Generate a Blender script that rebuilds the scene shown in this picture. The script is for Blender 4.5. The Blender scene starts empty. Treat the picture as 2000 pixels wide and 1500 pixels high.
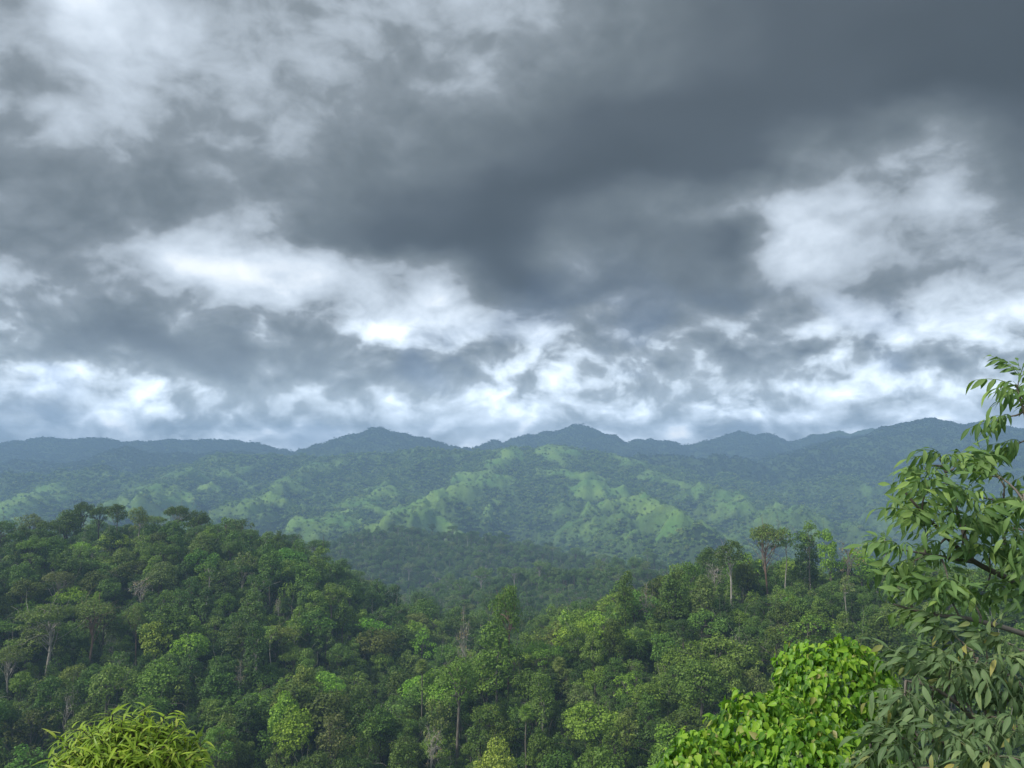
import bpy, math, random
import numpy as np
from mathutils import Vector, Matrix

# ------------------------------------------------------------------ camera
SC = bpy.context.scene
COL = SC.collection
F_PX = 1500.0                      # focal length in pixels of the 2000 x 1500 photograph
PITCH = math.atan(130 / F_PX)      # horizon lies 130 px under the picture's middle
cd = bpy.data.cameras.new('camera')
cd.sensor_fit = 'HORIZONTAL'; cd.sensor_width = 36.0
cd.lens = 36.0 * F_PX / 2000.0
cd.clip_start = 0.1; cd.clip_end = 60000
cam = bpy.data.objects.new('camera', cd); COL.objects.link(cam)
cam.location = (0, 0, 0)
cam.rotation_euler = (math.pi / 2 + PITCH, 0, 0)
SC.camera = cam


def P(px, py, D):
    """world point seen at photo pixel (px, py) at forward distance D (metres along +Y)"""
    u = (px - 1000) / F_PX; v = (750 - py) / F_PX
    y = math.cos(PITCH) - v * math.sin(PITCH); z = math.sin(PITCH) + v * math.cos(PITCH)
    k = D / y
    return np.array((u * k, D, z * k))


def pix(p):
    x, y, z = p
    f = y * math.cos(PITCH) + z * math.sin(PITCH)
    up = -y * math.sin(PITCH) + z * math.cos(PITCH)
    return 1000 + F_PX * x / f, 750 - F_PX * up / f


# ------------------------------------------------------------------ world, sun, exposure
SUN_EL, SUN_AZ = math.radians(43), math.radians(245)     # behind the camera, a little to the left (clockwise from +Y)
sun_dir = Vector((math.sin(SUN_AZ) * math.cos(SUN_EL), math.cos(SUN_AZ) * math.cos(SUN_EL), math.sin(SUN_EL)))
SC.view_settings.view_transform = 'Standard'
SC.view_settings.look = 'None'
SC.view_settings.gamma = 1.0
SC.view_settings.use_curve_mapping = False
SC.view_settings.exposure = 1.5
sl = bpy.data.lights.new('sun', 'SUN'); sl.energy = 1.5; sl.angle = math.radians(10); sl.color = (1.0, 0.96, 0.88)
so = bpy.data.objects.new('sun', sl); COL.objects.link(so)
so.rotation_euler = sun_dir.to_track_quat('Z', 'Y').to_euler()

cy = SC.cycles
cy.max_bounces = 6; cy.diffuse_bounces = 3; cy.glossy_bounces = 2; cy.transmission_bounces = 4
cy.volume_bounces = 1; cy.transparent_max_bounces = 4
cy.use_denoising = True
cy.sample_clamp_indirect = 4.0


class NT:
    """small helper for node trees"""
    def __init__(s, tree):
        s.t = tree; s.n = tree.nodes; s.l = tree.links

    def new(s, kind, **kw):
        n = s.n.new(kind)
        for k, v in kw.items():
            setattr(n, k, v)
        return n

    def put(s, sock, v):
        if isinstance(v, bpy.types.NodeSocket):
            s.l.new(v, sock)
        elif v is not None:
            sock.default_value = v

    def math(s, op, a, b=None, c=None, clamp=False):
        n = s.new('ShaderNodeMath', operation=op, use_clamp=clamp)
        s.put(n.inputs[0], a)
        if b is not None: s.put(n.inputs[1], b)
        if c is not None: s.put(n.inputs[2], c)
        return n.outputs[0]

    def vmath(s, op, a, b=None, scale=None):
        n = s.new('ShaderNodeVectorMath', operation=op)
        s.put(n.inputs[0], a)
        if b is not None: s.put(n.inputs[1], b)
        if scale is not None: s.put(n.inputs['Scale'], scale)
        return n.outputs[0]

    def mix(s, fac, a, b, kind='RGBA', blend='MIX'):
        n = s.new('ShaderNodeMix', data_type=kind)
        if kind == 'RGBA':
            n.blend_type = blend
            i = (6, 7); o = 2
        else:
            i = (2, 3); o = 0
        s.put(n.inputs[0], fac); s.put(n.inputs[i[0]], a); s.put(n.inputs[i[1]], b)
        return n.outputs[o]

    def noise(s, vec, scale, detail=4, rough=0.5, dist=0.0, color=False):
        n = s.new('ShaderNodeTexNoise', noise_dimensions='3D')
        s.put(n.inputs['Vector'], vec)
        n.inputs['Scale'].default_value = scale; n.inputs['Detail'].default_value = detail
        n.inputs['Roughness'].default_value = rough; n.inputs['Distortion'].default_value = dist
        return n.outputs['Color'] if color else n.outputs['Fac']

    def ramp(s, fac, stops, interp='LINEAR'):
        n = s.new('ShaderNodeValToRGB'); cr = n.color_ramp; cr.interpolation = interp
        while len(cr.elements) < len(stops): cr.elements.new(0.5)
        for e, (p, c) in zip(cr.elements, stops):
            e.position = p; e.color = (*c, 1) if len(c) == 3 else c
        s.put(n.inputs[0], fac)
        return n.outputs[0]

    def smooth(s, v, lo, hi):
        n = s.new('ShaderNodeMapRange', interpolation_type='SMOOTHSTEP')
        s.put(n.inputs[0], v); n.inputs[1].default_value = lo; n.inputs[2].default_value = hi
        return n.outputs[0]


def lin(r, g, b):
    f = lambda c: (c / 255 / 12.92) if c / 255 <= 0.04045 else ((c / 255 + 0.055) / 1.055) ** 2.4
    return (f(r), f(g), f(b))


def build_sky():
    w = bpy.data.worlds.new('World'); SC.world = w; w.use_nodes = True
    t = NT(w.node_tree); t.n.clear()
    tc = t.new('ShaderNodeTexCoord')
    d = tc.outputs['Generated']
    sep = t.new('ShaderNodeSeparateXYZ'); t.put(sep.inputs[0], d)
    dx, dy, dz = sep.outputs
    az0 = t.math('ARCTAN2', dx, dy)
    el0 = t.math('ARCSINE', dz)
    # cloud coordinates: directions, squeezed so that clouds lie flatter than they are wide
    deck = t.vmath('MULTIPLY', d, (1.0, 1.0, 1.45))
    warp = t.noise(deck, 3.0, 7, 0.51, color=True)
    wv = t.vmath('SUBTRACT', warp, (0.5, 0.5, 0.5))
    sw = t.new('ShaderNodeSeparateXYZ'); t.put(sw.inputs[0], wv)
    az = t.math('MULTIPLY_ADD', sw.outputs[0], 0.40, az0)
    el = t.math('MULTIPLY_ADD', sw.outputs[1], 0.24, el0)
    # large light and dark cloud masses: rows of cloud brightness over azimuth, blended over elevation
    rows = [
        (0,   [166, 178, 172, 170, 164, 146, 122, 98, 88, 86, 86]),
        (130, [168, 226, 176, 164, 152, 138, 108, 92, 84, 78, 76]),
        (260, [168, 200, 154, 146, 122, 100, 84, 80, 82, 74, 72]),
        (385, [140, 134, 130, 120, 92, 78, 76, 84, 140, 168, 100]),
        (470, [160, 172, 205, 112, 78, 74, 104, 145, 205, 205, 128]),
        (550, [140, 176, 250, 225, 140, 80, 125, 88, 205, 180, 165]),
        (635, [145, 130, 145, 130, 225, 165, 130, 148, 150, 176, 186]),
        (710, [140, 96, 88, 88, 122, 205, 150, 132, 184, 172, 186]),
        (775, [160, 172, 156, 170, 184, 184, 166, 176, 182, 172, 168]),
        (850, [140, 188, 200, 172, 206, 212, 206, 206, 202, 194, 188]),
    ]
    fac = t.math('MULTIPLY_ADD', az, 1 / 1.6, 0.5)
    cur = None; prev_el = None
    for py, vals in rows:
        p = P(1000, py, 1.0); e = math.atan2(p[2], p[1])
        stops = []
        for i, v in enumerate(vals):
            a = math.atan((i * 200 - 1000) / F_PX)
            v = float(np.interp(v, [60, 87, 111, 134, 164, 190, 216, 243], [.17, .32, .43, .52, .575, .66, .78, .90]))
            stops.append((a / 1.6 + 0.5, (v,) * 3))
        r = t.ramp(fac, stops, 'EASE')
        if cur is None:
            cur = r
        else:
            k = t.smooth(el, prev_el, e)       # from the upper row to the lower one
            cur = t.mix(k, cur, r)
        prev_el = e
    lum = t.new('ShaderNodeSeparateColor'); t.put(lum.inputs[0], cur); L = lum.outputs[0]
    # away from these masses the cloud deck goes on with its mean brightness
    side = t.smooth(t.math('ABSOLUTE', az), 0.62, 1.15)
    top = t.smooth(el, 0.62, 1.05)
    away = t.math('MAXIMUM', side, top)
    L = t.mix(away, L, 0.68, 'FLOAT')
    # cloud structure: billows lit from above, finer towards the horizon
    low = t.smooth(el0, 0.24, 0.06)
    curl = t.noise(deck, 7.0, 3, 0.5, color=True)
    flat = t.vmath('ADD', deck, t.vmath('SCALE', t.vmath('SUBTRACT', curl, (0.5, 0.5, 0.5)), scale=0.075))
    fine = t.noise(flat, 12.0, 6, 0.52)
    fineu = t.noise(t.vmath('ADD', flat, (0.0, 0.0, 0.026)), 12.0, 6, 0.52)
    relief = t.math('SUBTRACT', fine, fineu)
    f1 = t.noise(flat, 5.6, 8, 0.55)
    f1 = t.mix(t.math('MULTIPLY_ADD', low, 0.55, 0.15), f1, fine, 'FLOAT')
    light = t.smooth(L, 0.32, 0.60)
    amp = t.mix(light, 0.07, 0.42, 'FLOAT')
    soft = t.math('MULTIPLY_ADD', t.smooth(el0, 0.26, 0.44), -1.10, 1.75)
    L = t.math('MULTIPLY_ADD', t.math('SUBTRACT', f1, 0.5), t.math('MULTIPLY', amp, soft), L)
    L = t.math('MULTIPLY_ADD', relief, t.math('MULTIPLY', t.math('MULTIPLY_ADD', low, 1.1, 0.25), t.smooth(L, 0.25, 0.6)), L)
    puff = t.math('SUBTRACT', t.math('ABSOLUTE', t.math('MULTIPLY_ADD', t.noise(flat, 8.5, 5, 0.5), 4.0, -2.0)), 0.42)
    L = t.math('MULTIPLY_ADD', puff, t.math('MULTIPLY', t.math('MULTIPLY_ADD', low, 0.16, 0.10), t.smooth(L, 0.3, 0.6)), L)
    hor = t.smooth(el0, 0.15, 0.03)                 # thin layered cloud over the mountains
    L = t.mix(t.math('MULTIPLY', hor, 0.62), L, t.math('MAXIMUM', L, t.math('MULTIPLY_ADD', fine, 0.5, 0.38)), 'FLOAT')
    cloud = t.ramp(L, [
        (0.20, lin(60, 67, 72)), (0.32, lin(80, 88, 95)), (0.43, lin(103, 112, 118)), (0.52, lin(126, 135, 142)), (0.575, lin(155, 165, 174)),
        (0.66, lin(180, 191, 202)), (0.78, lin(206, 217, 229)), (0.90, lin(236, 243, 250)), (1.0, lin(254, 255, 255))])
    # clear sky through thin gaps low over the mountains
    sky = t.new('ShaderNodeTexSky', sky_type='NISHITA', sun_disc=False)
    sky.sun_elevation = SUN_EL; sky.sun_rotation = SUN_AZ
    t.put(sky.inputs['Vector'] if 'Vector' in sky.inputs else sky.inputs[0], t.vmath('ADD', d, (0.0, 0.0, 0.45)))
    clear = t.vmath('SCALE', sky.outputs[0], scale=0.08)
    gap = t.noise(t.vmath('ADD', deck, (3.1, 1.7, 0.4)), 5.0, 3, 0.55)
    g = t.math('MULTIPLY', t.smooth(gap, 0.54, 0.68), t.smooth(el0, 0.30, 0.10))
    colr = t.mix(t.math('MULTIPLY', g, 0.40), cloud, clear)
    # thin bright cloud towards the horizon
    gain = t.math('MULTIPLY_ADD', t.smooth(el0, 0.22, 0.02), 1.4, 1.0)
    colr = t.vmath('SCALE', colr, scale=gain)
    # below the horizon: dim ground tone
    under = t.smooth(el0, -0.02, -0.10)
    colr = t.mix(under, colr, (0.05, 0.065, 0.06, 1))
    bg = t.new('ShaderNodeBackground'); t.put(bg.inputs[0], colr); bg.inputs[1].default_value = 2 ** -1.15
    out = t.new('ShaderNodeOutputWorld'); t.l.new(bg.outputs[0], out.inputs[0])


build_sky()
# ------------------------------------------------------------------ numeric noise


def _hash(ix, iy, seed):
    h = (ix.astype(np.int64) * 374761393 + iy.astype(np.int64) * 668265263 + seed * 144665) & 0xFFFFFFFF
    h = ((h ^ (h >> 13)) * 1274126177) & 0xFFFFFFFF
    return (h ^ (h >> 16)) & 0xFFFF


def perlin(x, y, seed=0):
    x0 = np.floor(x); y0 = np.floor(y); fx = x - x0; fy = y - y0
    def g(i, j):
        a = _hash(x0 + i, y0 + j, seed) * (2 * math.pi / 65536)
        return np.cos(a) * (fx - i) + np.sin(a) * (fy - j)
    sx = fx * fx * fx * (fx * (fx * 6 - 15) + 10); sy = fy * fy * fy * (fy * (fy * 6 - 15) + 10)
    a = g(0, 0) * (1 - sx) + g(1, 0) * sx
    b = g(0, 1) * (1 - sx) + g(1, 1) * sx
    return (a * (1 - sy) + b * sy) * 1.5


def fbm(x, y, seed=0, oct=4):
    s = 0; a = 1.0
    for i in range(oct):
        s = s + a * perlin(x * 2 ** i, y * 2 ** i, seed + i * 17); a *= 0.5
    return s


# ------------------------------------------------------------------ terrain: ridges seen in the photograph, as (pixel x, pixel y of the tree tops, distance)
# (points, tree height, slope, rounding, spur wavelength, spur strength)
RIDGES = [
    # far ranges
    ([(-500, 886, 3612), (-200, 866, 3528), (0, 863, 3444), (80, 854, 3444), (190, 851, 3486), (260, 863, 3528), (320, 856, 3528), (420, 854, 3528), (500, 864, 3528), (580, 891, 3528), (640, 905, 3528)], 11, .42, 7, 294, 0.75),
    ([(-300, 905, 2688), (0, 909, 2688), (100, 901, 2688), (180, 892, 2730), (250, 870, 2772), (290, 886, 2772), (380, 883, 2814), (430, 875, 2856), (520, 888, 2898), (640, 900, 2940)], 11, .38, 7, 230, 0.75),
    ([(560, 907, 3360), (610, 891, 3360), (650, 873, 3360), (700, 847, 3360), (725, 834, 3360), (745, 832, 3360), (790, 842, 3360), (820, 857, 3360), (850, 873, 3402), (910, 884, 3444), (960, 898, 3444)], 11, .45, 7, 266, 0.75),
    ([(900, 892, 3612), (950, 875, 3612), (1000, 857, 3612), (1050, 850, 3612), (1100, 841, 3612), (1120, 832, 3612), (1138, 829, 3612), (1160, 847, 3612), (1210, 856, 3654), (1260, 866, 3696), (1320, 870, 3696), (1380, 873, 3696)], 11, .45, 7, 280, 0.81),
    ([(1120, 832, 3612), (1150, 886, 3276), (1230, 915, 2940)], 11, .45, 7, 210, 0.62),
    ([(1340, 888, 3780), (1400, 863, 3780), (1425, 847, 3780), (1442, 845, 3780), (1470, 855, 3780), (1510, 846, 3822), (1560, 863, 3864), (1590, 850, 3864), (1625, 838, 3864), (1660, 842, 3864), (1690, 833, 3864), (1705, 832, 3864), (1730, 846, 3864), (1800, 847, 3948)], 11, .5, 7, 266, 0.75),
    ([(1442, 845, 3780), (1480, 886, 3444), (1530, 905, 3108)], 11, .5, 7, 210, 0.62),
    # dark blue slope coming down from the summits on the right
    ([(1180, 930, 2436), (1260, 907, 2520), (1380, 909, 2562), (1500, 901, 2604), (1600, 892, 2646), (1660, 883, 2688), (1710, 865, 2730), (1760, 845, 2772), (1790, 827, 2814), (1805, 813, 2814), (1818, 813, 2814), (1835, 824, 2814), (1870, 834, 2814), (1900, 824, 2814), (1925, 819, 2814), (1950, 834, 2814), (2030, 855, 2772), (2300, 873, 2772)], 11, .34, 7, 251, 0.69),
    ([(1660, 883, 2688), (1650, 930, 2268), (1620, 990, 2200)], 11, .3, 7, 196, 0.75),
    ([(1870, 834, 2814), (1850, 910, 2352), (1800, 990, 2200)], 11, .32, 7, 196, 0.75),
    # green hills with grassy spurs
    ([(-400, 985, 2000), (-150, 962, 2050), (0, 944, 2100), (150, 925, 2180), (280, 905, 2250), (400, 895, 2300), (520, 893, 2350), (600, 900, 2350), (700, 892, 2350), (790, 880, 2350), (830, 871, 2350), (890, 880, 2350), (940, 876, 2350), (1000, 864, 2350), (1080, 867, 2350), (1140, 878, 2350), (1200, 896, 2330), (1270, 922, 2280), (1340, 945, 2200)], 12, .52, 14, 260, .9),
    # middle wooded ridges
    ([(480, 1085, 1000), (600, 1062, 1030), (700, 1040, 1050), (760, 1028, 1060), (850, 1032, 1060), (950, 1046, 1030), (1080, 1080, 980), (1250, 1105, 920), (1420, 1130, 880)], 15, .36, 12, 130, .6),
    ([(860, 1235, 560), (960, 1140, 610), (1040, 1105, 630), (1120, 1098, 630), (1200, 1102, 620), (1300, 1115, 600), (1420, 1140, 590)], 17, .30, 12, 80, .35),
    # near wooded knoll and spur
    ([(-350, 1110, 325), (-100, 1065, 330), (0, 1048, 330), (120, 1018, 335), (250, 1000, 335), (400, 1008, 335), (500, 1048, 318), (600, 1128, 296), (720, 1218, 270), (850, 1320, 246)], 15, .36, 14, 60, .3),
    ([(2400, 1085, 240), (2000, 1090, 240), (1750, 1075, 240), (1600, 1056, 245), (1500, 1056, 245), (1400, 1082, 240), (1250, 1132, 230), (1100, 1205, 222), (950, 1268, 215), (800, 1330, 205), (650, 1390, 195)], 20, .40, 12, 60, .3),
]
GRASSY = [
    ([(1000, 872, 2300), (965, 920, 2150), (935, 958, 2000), (870, 992, 1800), (790, 1040, 1500)], 1.0),
    ([(1080, 885, 2300), (1130, 930, 2100), (1195, 965, 1900), (1250, 1010, 1650), (1300, 1040, 1450), (1370, 1085, 1250)], 1.0),
    ([(755, 950, 2000), (700, 985, 1800), (640, 1030, 1500)], 0.9),
    ([(1200, 896, 2330), (1330, 945, 2100), (1480, 995, 1800), (1575, 1025, 1600)], 0.6),
    ([(420, 892, 2300), (340, 950, 1950), (240, 1005, 1550)], 0.7),
    ([(640, 895, 2300), (560, 960, 1950), (470, 1025, 1550)], 0.5),
    ([(150, 930, 2150), (60, 975, 1800), (-40, 1020, 1500)], 1.0),
    ([(1290, 1040, 1480), (1330, 1062, 1380)], 1.2),
]
for pts, g in GRASSY:
    RIDGES.append((pts, 4, .54, 16, 180, .75))


def _poly3(pts, th):
    a = np.array([P(*p) for p in pts]); a[:, 2] -= th
    return a


POLY = [(_poly3(r[0], r[1]),) + tuple(r[2:]) for r in RIDGES]
GPOLY = [(_poly3(p, 0), g) for p, g in GRASSY]


def _seg(x, y, A, B):
    ab = B[:2] - A[:2]; t = ((x - A[0]) * ab[0] + (y - A[1]) * ab[1]) / (ab @ ab)
    t = np.clip(t, 0, 1)
    return np.hypot(x - A[0] - t * ab[0], y - A[1] - t * ab[1]), A[2] + t * (B[2] - A[2])


def height(x, y):
    """terrain height"""
    R = np.hypot(x, y)
    base = np.interp(R, [0, 120, 220, 350, 600, 1000, 1400, 2500, 9000], [-80, -96, -116, -160, -195, -225, -250, -260, -280])
    base = base + 8 * fbm(x / 180, y / 180, 5, 3) * np.clip(R / 400, .1, 2)
    k = 3 + 0.004 * R
    acc = np.exp(np.clip((base + 300) / k, -200, 600) - 0)
    # log-sum-exp relative to a running maximum, for a smooth union of the ridges
    m = (base + 300) / k; s = np.ones_like(m)
    noise = {}
    for pl, sl_, rd, wl, st in POLY:
        if wl not in noise:
            n = fbm(x / wl + 7.3, y / wl - 2.1, 11 + wl, 4)
            noise[wl] = 1 - 2 * np.abs(n) * 1.0
        best = None
        for i in range(len(pl) - 1):
            d, hc = _seg(x, y, pl[i], pl[i + 1])
            prof = np.sqrt(d * d + rd * rd) - rd
            h = hc - sl_ * prof
            best = h if best is None else np.maximum(best, h)
        # gullies and spurs grow with the distance below the crest
        drop = np.clip(pl[:, 2].max() - best, 0, 400)
        best = best + noise[wl] * st * np.minimum(drop, 170) * 0.42
        v = (best + 300) / k
        mm = np.maximum(m, v)
        s = s * np.exp(m - mm) + np.exp(v - mm); m = mm
    h = (m + np.log(s)) * k - 300
    # the gorge between the knoll and the spur
    gp = [np.array([(px - 1000) / F_PX * D, D, 0.0]) for px, D in ((910, 275), (850, 335), (810, 395), (830, 500))]
    dg = None
    for i in range(3):
        d, _ = _seg(x, y, gp[i], gp[i + 1]); dg = d if dg is None else np.minimum(dg, d)
    h = h - 17 * np.exp(-(dg / 52) ** 2)
    # the hill the camera stands on
    hill = -1.9 - 0.60 * (np.sqrt(np.maximum(y, 0) ** 2 + 4) - 2) - 0.03 * np.abs(x) + 0.05 * np.minimum(y, 0)
    hill = np.maximum(hill, -600) + 0.25 * fbm(x / 6, y / 6, 3, 3) * np.clip(R / 12, 0, 3)
    h = np.maximum(h, hill)
    h = h + fbm(x / 70, y / 70, 21, 3) * np.clip((R - 150) / 900, 0, 1) * 7
    far = np.clip((R - 1150) / 300, 0, 1)
    h = h + far * (10 - 34 * np.abs(fbm(x / 150, y / 150, 51, 3))) * np.interp(R, [1000, 1500, 2200, 2600], [.3, .7, .5, .25])
    return h


def grass(x, y, conv):
    """0..1 share of open grass on the green hills"""
    R = np.hypot(x, y)
    n = fbm(x / 90, y / 90, 31, 4)
    g = np.zeros_like(x)
    x = x + 70 * fbm(x / 130, y / 130, 41, 3); y = y + 70 * fbm(x / 130, y / 130, 43, 3)
    for pl, w in GPOLY:
        dm = None
        for i in range(len(pl) - 1):
            d, _ = _seg(x, y, pl[i], pl[i + 1])
            dm = d if dm is None else np.minimum(dm, d)
        g = np.maximum(g, w * np.exp(-(dm / 80) ** 2))
    g = 0.55 * g + 0.50 * np.clip(conv, -1, 1) + 0.30 * n + 0.22 * fbm(x / 30, y / 30, 37, 3) + 0.06
    g = np.clip((g - 0.28) / 1.0, 0, 1)
    return g * np.clip((R - 1250) / 150, 0, 1) * np.clip((2600 - R) / 300, 0, 1)


def mesh_np(name, V, F, mats, midx=None, smooth=False, attrs=None):
    """mesh from numpy arrays; F is an (n,4) or (n,3) array or a list of those"""
    me = bpy.data.meshes.new(name)
    Fs = F if isinstance(F, list) else [F]
    tot = sum(len(f) for f in Fs)
    me.vertices.add(len(V)); me.vertices.foreach_set('co', np.ascontiguousarray(V, dtype=np.float32).ravel())
    flat = np.concatenate([np.asarray(f, dtype=np.int32).ravel() for f in Fs])
    sizes = np.concatenate([np.full(len(f), f.shape[1], dtype=np.int32) for f in Fs])
    me.loops.add(len(flat)); me.loops.foreach_set('vertex_index', flat)
    me.polygons.add(tot)
    st = np.zeros(tot, dtype=np.int32); st[1:] = np.cumsum(sizes)[:-1]
    me.polygons.foreach_set('loop_start', st)
    for m in mats: me.materials.append(m)
    if midx is not None: me.polygons.foreach_set('material_index', np.asarray(midx, dtype=np.int32))
    me.polygons.foreach_set('use_smooth', np.full(tot, smooth, dtype=bool))
    if attrs:
        for k, a in attrs.items():
            at = me.attributes.new(k, 'FLOAT', 'POINT'); at.data.foreach_set('value', np.asarray(a, dtype=np.float32))
    me.update(calc_edges=True)
    return me


def obj(name, me, parent=None, loc=None):
    o = bpy.data.objects.new(name, me); COL.objects.link(o)
    if parent is not None: o.parent = parent
    if loc is not None: o.location = loc
    return o


def tag(o, label=None, cat=None, group=None, kind=None):
    if label: o['label'] = label
    if cat: o['category'] = cat
    if group: o['group'] = group
    if kind: o['kind'] = kind
    return o


# ------------------------------------------------------------------ materials
def new_mat(name):
    m = bpy.data.materials.new(name); m.use_nodes = True
    t = NT(m.node_tree); t.n.clear()
    out = t.new('ShaderNodeOutputMaterial')
    return m, t, out


def mat_ground():
    m, t, out = new_mat('hillside_ground')
    at = t.new('ShaderNodeAttribute', attribute_name='grass')
    geo = t.new('ShaderNodeNewGeometry'); pos = geo.outputs['Position']
    n1 = t.noise(pos, 0.012, 6, 0.6); n2 = t.noise(pos, 0.07, 7, 0.72); n3 = t.noise(pos, 0.22, 4, 0.7)
    g = t.math('MULTIPLY_ADD', t.math('SUBTRACT', n2, 0.5), 0.9, at.outputs['Fac'])
    g = t.smooth(g, 0.05, 0.95)
    floor = t.mix(n2, (0.035, 0.065, 0.020, 1), (0.075, 0.115, 0.034, 1))
    gr = t.mix(t.smooth(n1, 0.35, 0.65), (0.110, 0.220, 0.046, 1), (0.195, 0.300, 0.062, 1))
    gr = t.mix(t.math('MULTIPLY', t.smooth(n2, 0.50, 0.68), 0.55), gr, (0.085, 0.140, 0.040, 1))
    gr = t.vmath('SCALE', gr, scale=t.math('MULTIPLY_ADD', n3, 0.9, 0.55))
    col = t.mix(g, floor, gr)
    b = t.new('ShaderNodeBsdfPrincipled'); t.put(b.inputs['Base Color'], col)
    b.inputs['Roughness'].default_value = 0.95; b.inputs['Specular IOR Level'].default_value = 0.1
    bp = t.new('ShaderNodeBump'); bp.inputs['Strength'].default_value = 0.8; bp.inputs['Distance'].default_value = 3.0
    t.put(bp.inputs['Height'], n2); t.l.new(bp.outputs[0], b.inputs['Normal'])
    t.l.new(b.outputs[0], out.inputs[0])
    return m


def mat_crown(name, mode):
    """mode 'object': colour from the object's own colour; 'random': colour picked per instance"""
    m, t, out = new_mat(name)
    oi = t.new('ShaderNodeObjectInfo'); geo = t.new('ShaderNodeNewGeometry')
    if mode == 'object':
        base = oi.outputs['Color']
    else:
        base = t.ramp(oi.outputs['Random'], mode)
    isl = geo.outputs['Random Per Island']
    v = t.math('MULTIPLY_ADD', isl, 0.75, 0.62)
    col = t.vmath('SCALE', base, scale=v)
    yel = t.math('MULTIPLY', t.smooth(isl, 0.72, 1.0), 0.35)
    col = t.mix(yel, col, t.vmath('MULTIPLY', base, (1.9, 1.45, 0.9)))
    d = t.new('ShaderNodeBsdfPrincipled'); t.put(d.inputs['Base Color'], col)
    d.inputs['Roughness'].default_value = 0.55; d.inputs['Specular IOR Level'].default_value = 0.3
    tr = t.new('ShaderNodeBsdfTranslucent'); t.put(tr.inputs[0], t.vmath('MULTIPLY', col, (1.3, 1.5, 0.7)))
    mx = t.new('ShaderNodeMixShader'); mx.inputs[0].default_value = 0.28
    t.l.new(d.outputs[0], mx.inputs[1]); t.l.new(tr.outputs[0], mx.inputs[2]); t.l.new(mx.outputs[0], out.inputs[0])
    return m


def mat_bark(name, c1, c2):
    m, t, out = new_mat(name)
    geo = t.new('ShaderNodeNewGeometry')
    st = t.vmath('MULTIPLY', geo.outputs['Position'], (1, 1, 0.25))
    n = t.noise(st, 2.2, 6, 0.65)
    col = t.mix(t.smooth(n, 0.35, 0.65), (*c1, 1), (*c2, 1))
    b = t.new('ShaderNodeBsdfPrincipled'); t.put(b.inputs['Base Color'], col)
    b.inputs['Roughness'].default_value = 0.9; b.inputs['Specular IOR Level'].default_value = 0.2
    bp = t.new('ShaderNodeBump'); bp.inputs['Strength'].default_value = 0.5; bp.inputs['Distance'].default_value = 0.03
    t.put(bp.inputs['Height'], n); t.l.new(bp.outputs[0], b.inputs['Normal'])
    t.l.new(b.outputs[0], out.inputs[0])
    return m


def mat_leaf(name, stops, rib, transl=0.35, rough=0.42, backs=1.0):
    """foreground leaves: colour differs from leaf to leaf, paler along the midrib"""
    m, t, out = new_mat(name)
    oi = t.new('ShaderNodeObjectInfo'); geo = t.new('ShaderNodeNewGeometry')
    r = t.math('FRACT', t.math('ADD', oi.outputs['Random'], geo.outputs['Random Per Island']))
    col = t.ramp(r, stops)
    n = t.noise(geo.outputs['Position'], 9.0, 4, 0.6)
    col = t.vmath('SCALE', col, scale=t.math('MULTIPLY_ADD', n, 0.5, 0.75))
    at = t.new('ShaderNodeAttribute', attribute_name='rib')
    rb = t.math('MULTIPLY', t.math('POWER', at.outputs['Fac'], 6.0), 0.5)
    col = t.mix(rb, col, (*rib, 1))
    d = t.new('ShaderNodeBsdfPrincipled'); t.put(d.inputs['Base Color'], col)
    d.inputs['Roughness'].default_value = rough; d.inputs['Specular IOR Level'].default_value = 0.22
    tr = t.new('ShaderNodeBsdfTranslucent'); t.put(tr.inputs[0], t.vmath('MULTIPLY', col, (1.25, 1.35, 0.55)))
    mx = t.new('ShaderNodeMixShader'); mx.inputs[0].default_value = transl
    t.l.new(d.outputs[0], mx.inputs[1]); t.l.new(tr.outputs[0], mx.inputs[2]); t.l.new(mx.outputs[0], out.inputs[0])
    return m


M_GROUND = mat_ground()
M_CROWN = mat_crown('tree_foliage', 'object')
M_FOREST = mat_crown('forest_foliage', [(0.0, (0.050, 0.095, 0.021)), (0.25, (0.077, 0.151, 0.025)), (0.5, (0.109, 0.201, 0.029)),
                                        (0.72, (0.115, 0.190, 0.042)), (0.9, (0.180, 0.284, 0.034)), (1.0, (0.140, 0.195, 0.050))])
M_FAR = mat_crown('shaded_distant_foliage', [(0.0, (0.024, 0.054, 0.022)), (0.5, (0.037, 0.087, 0.027)), (0.85, (0.054, 0.114, 0.033)), (1.0, (0.079, 0.141, 0.039))])  # mountain forest: cloud shade over the far range darkened into the leaf colour
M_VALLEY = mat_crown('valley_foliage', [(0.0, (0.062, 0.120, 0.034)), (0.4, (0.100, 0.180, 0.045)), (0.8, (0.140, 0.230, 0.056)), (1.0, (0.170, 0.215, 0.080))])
M_HILL_SUNLIT = mat_crown('hill_foliage', [(0.0, (0.085, 0.165, 0.036)), (0.4, (0.145, 0.250, 0.050)), (0.8, (0.215, 0.330, 0.064)), (1.0, (0.260, 0.330, 0.080))])  # hill woods: sunlight on the middle hills brightened into the leaf colour
M_BARK = {
    'grey': mat_bark('grey_bark', (0.10, 0.085, 0.07), (0.20, 0.18, 0.15)),
    'pale': mat_bark('pale_bark', (0.26, 0.23, 0.20), (0.45, 0.42, 0.37)),
    'red': mat_bark('reddish_bark', (0.16, 0.10, 0.07), (0.28, 0.19, 0.14)),
    'dark': mat_bark('dark_bark', (0.035, 0.03, 0.025), (0.08, 0.07, 0.055)),
}

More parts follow.
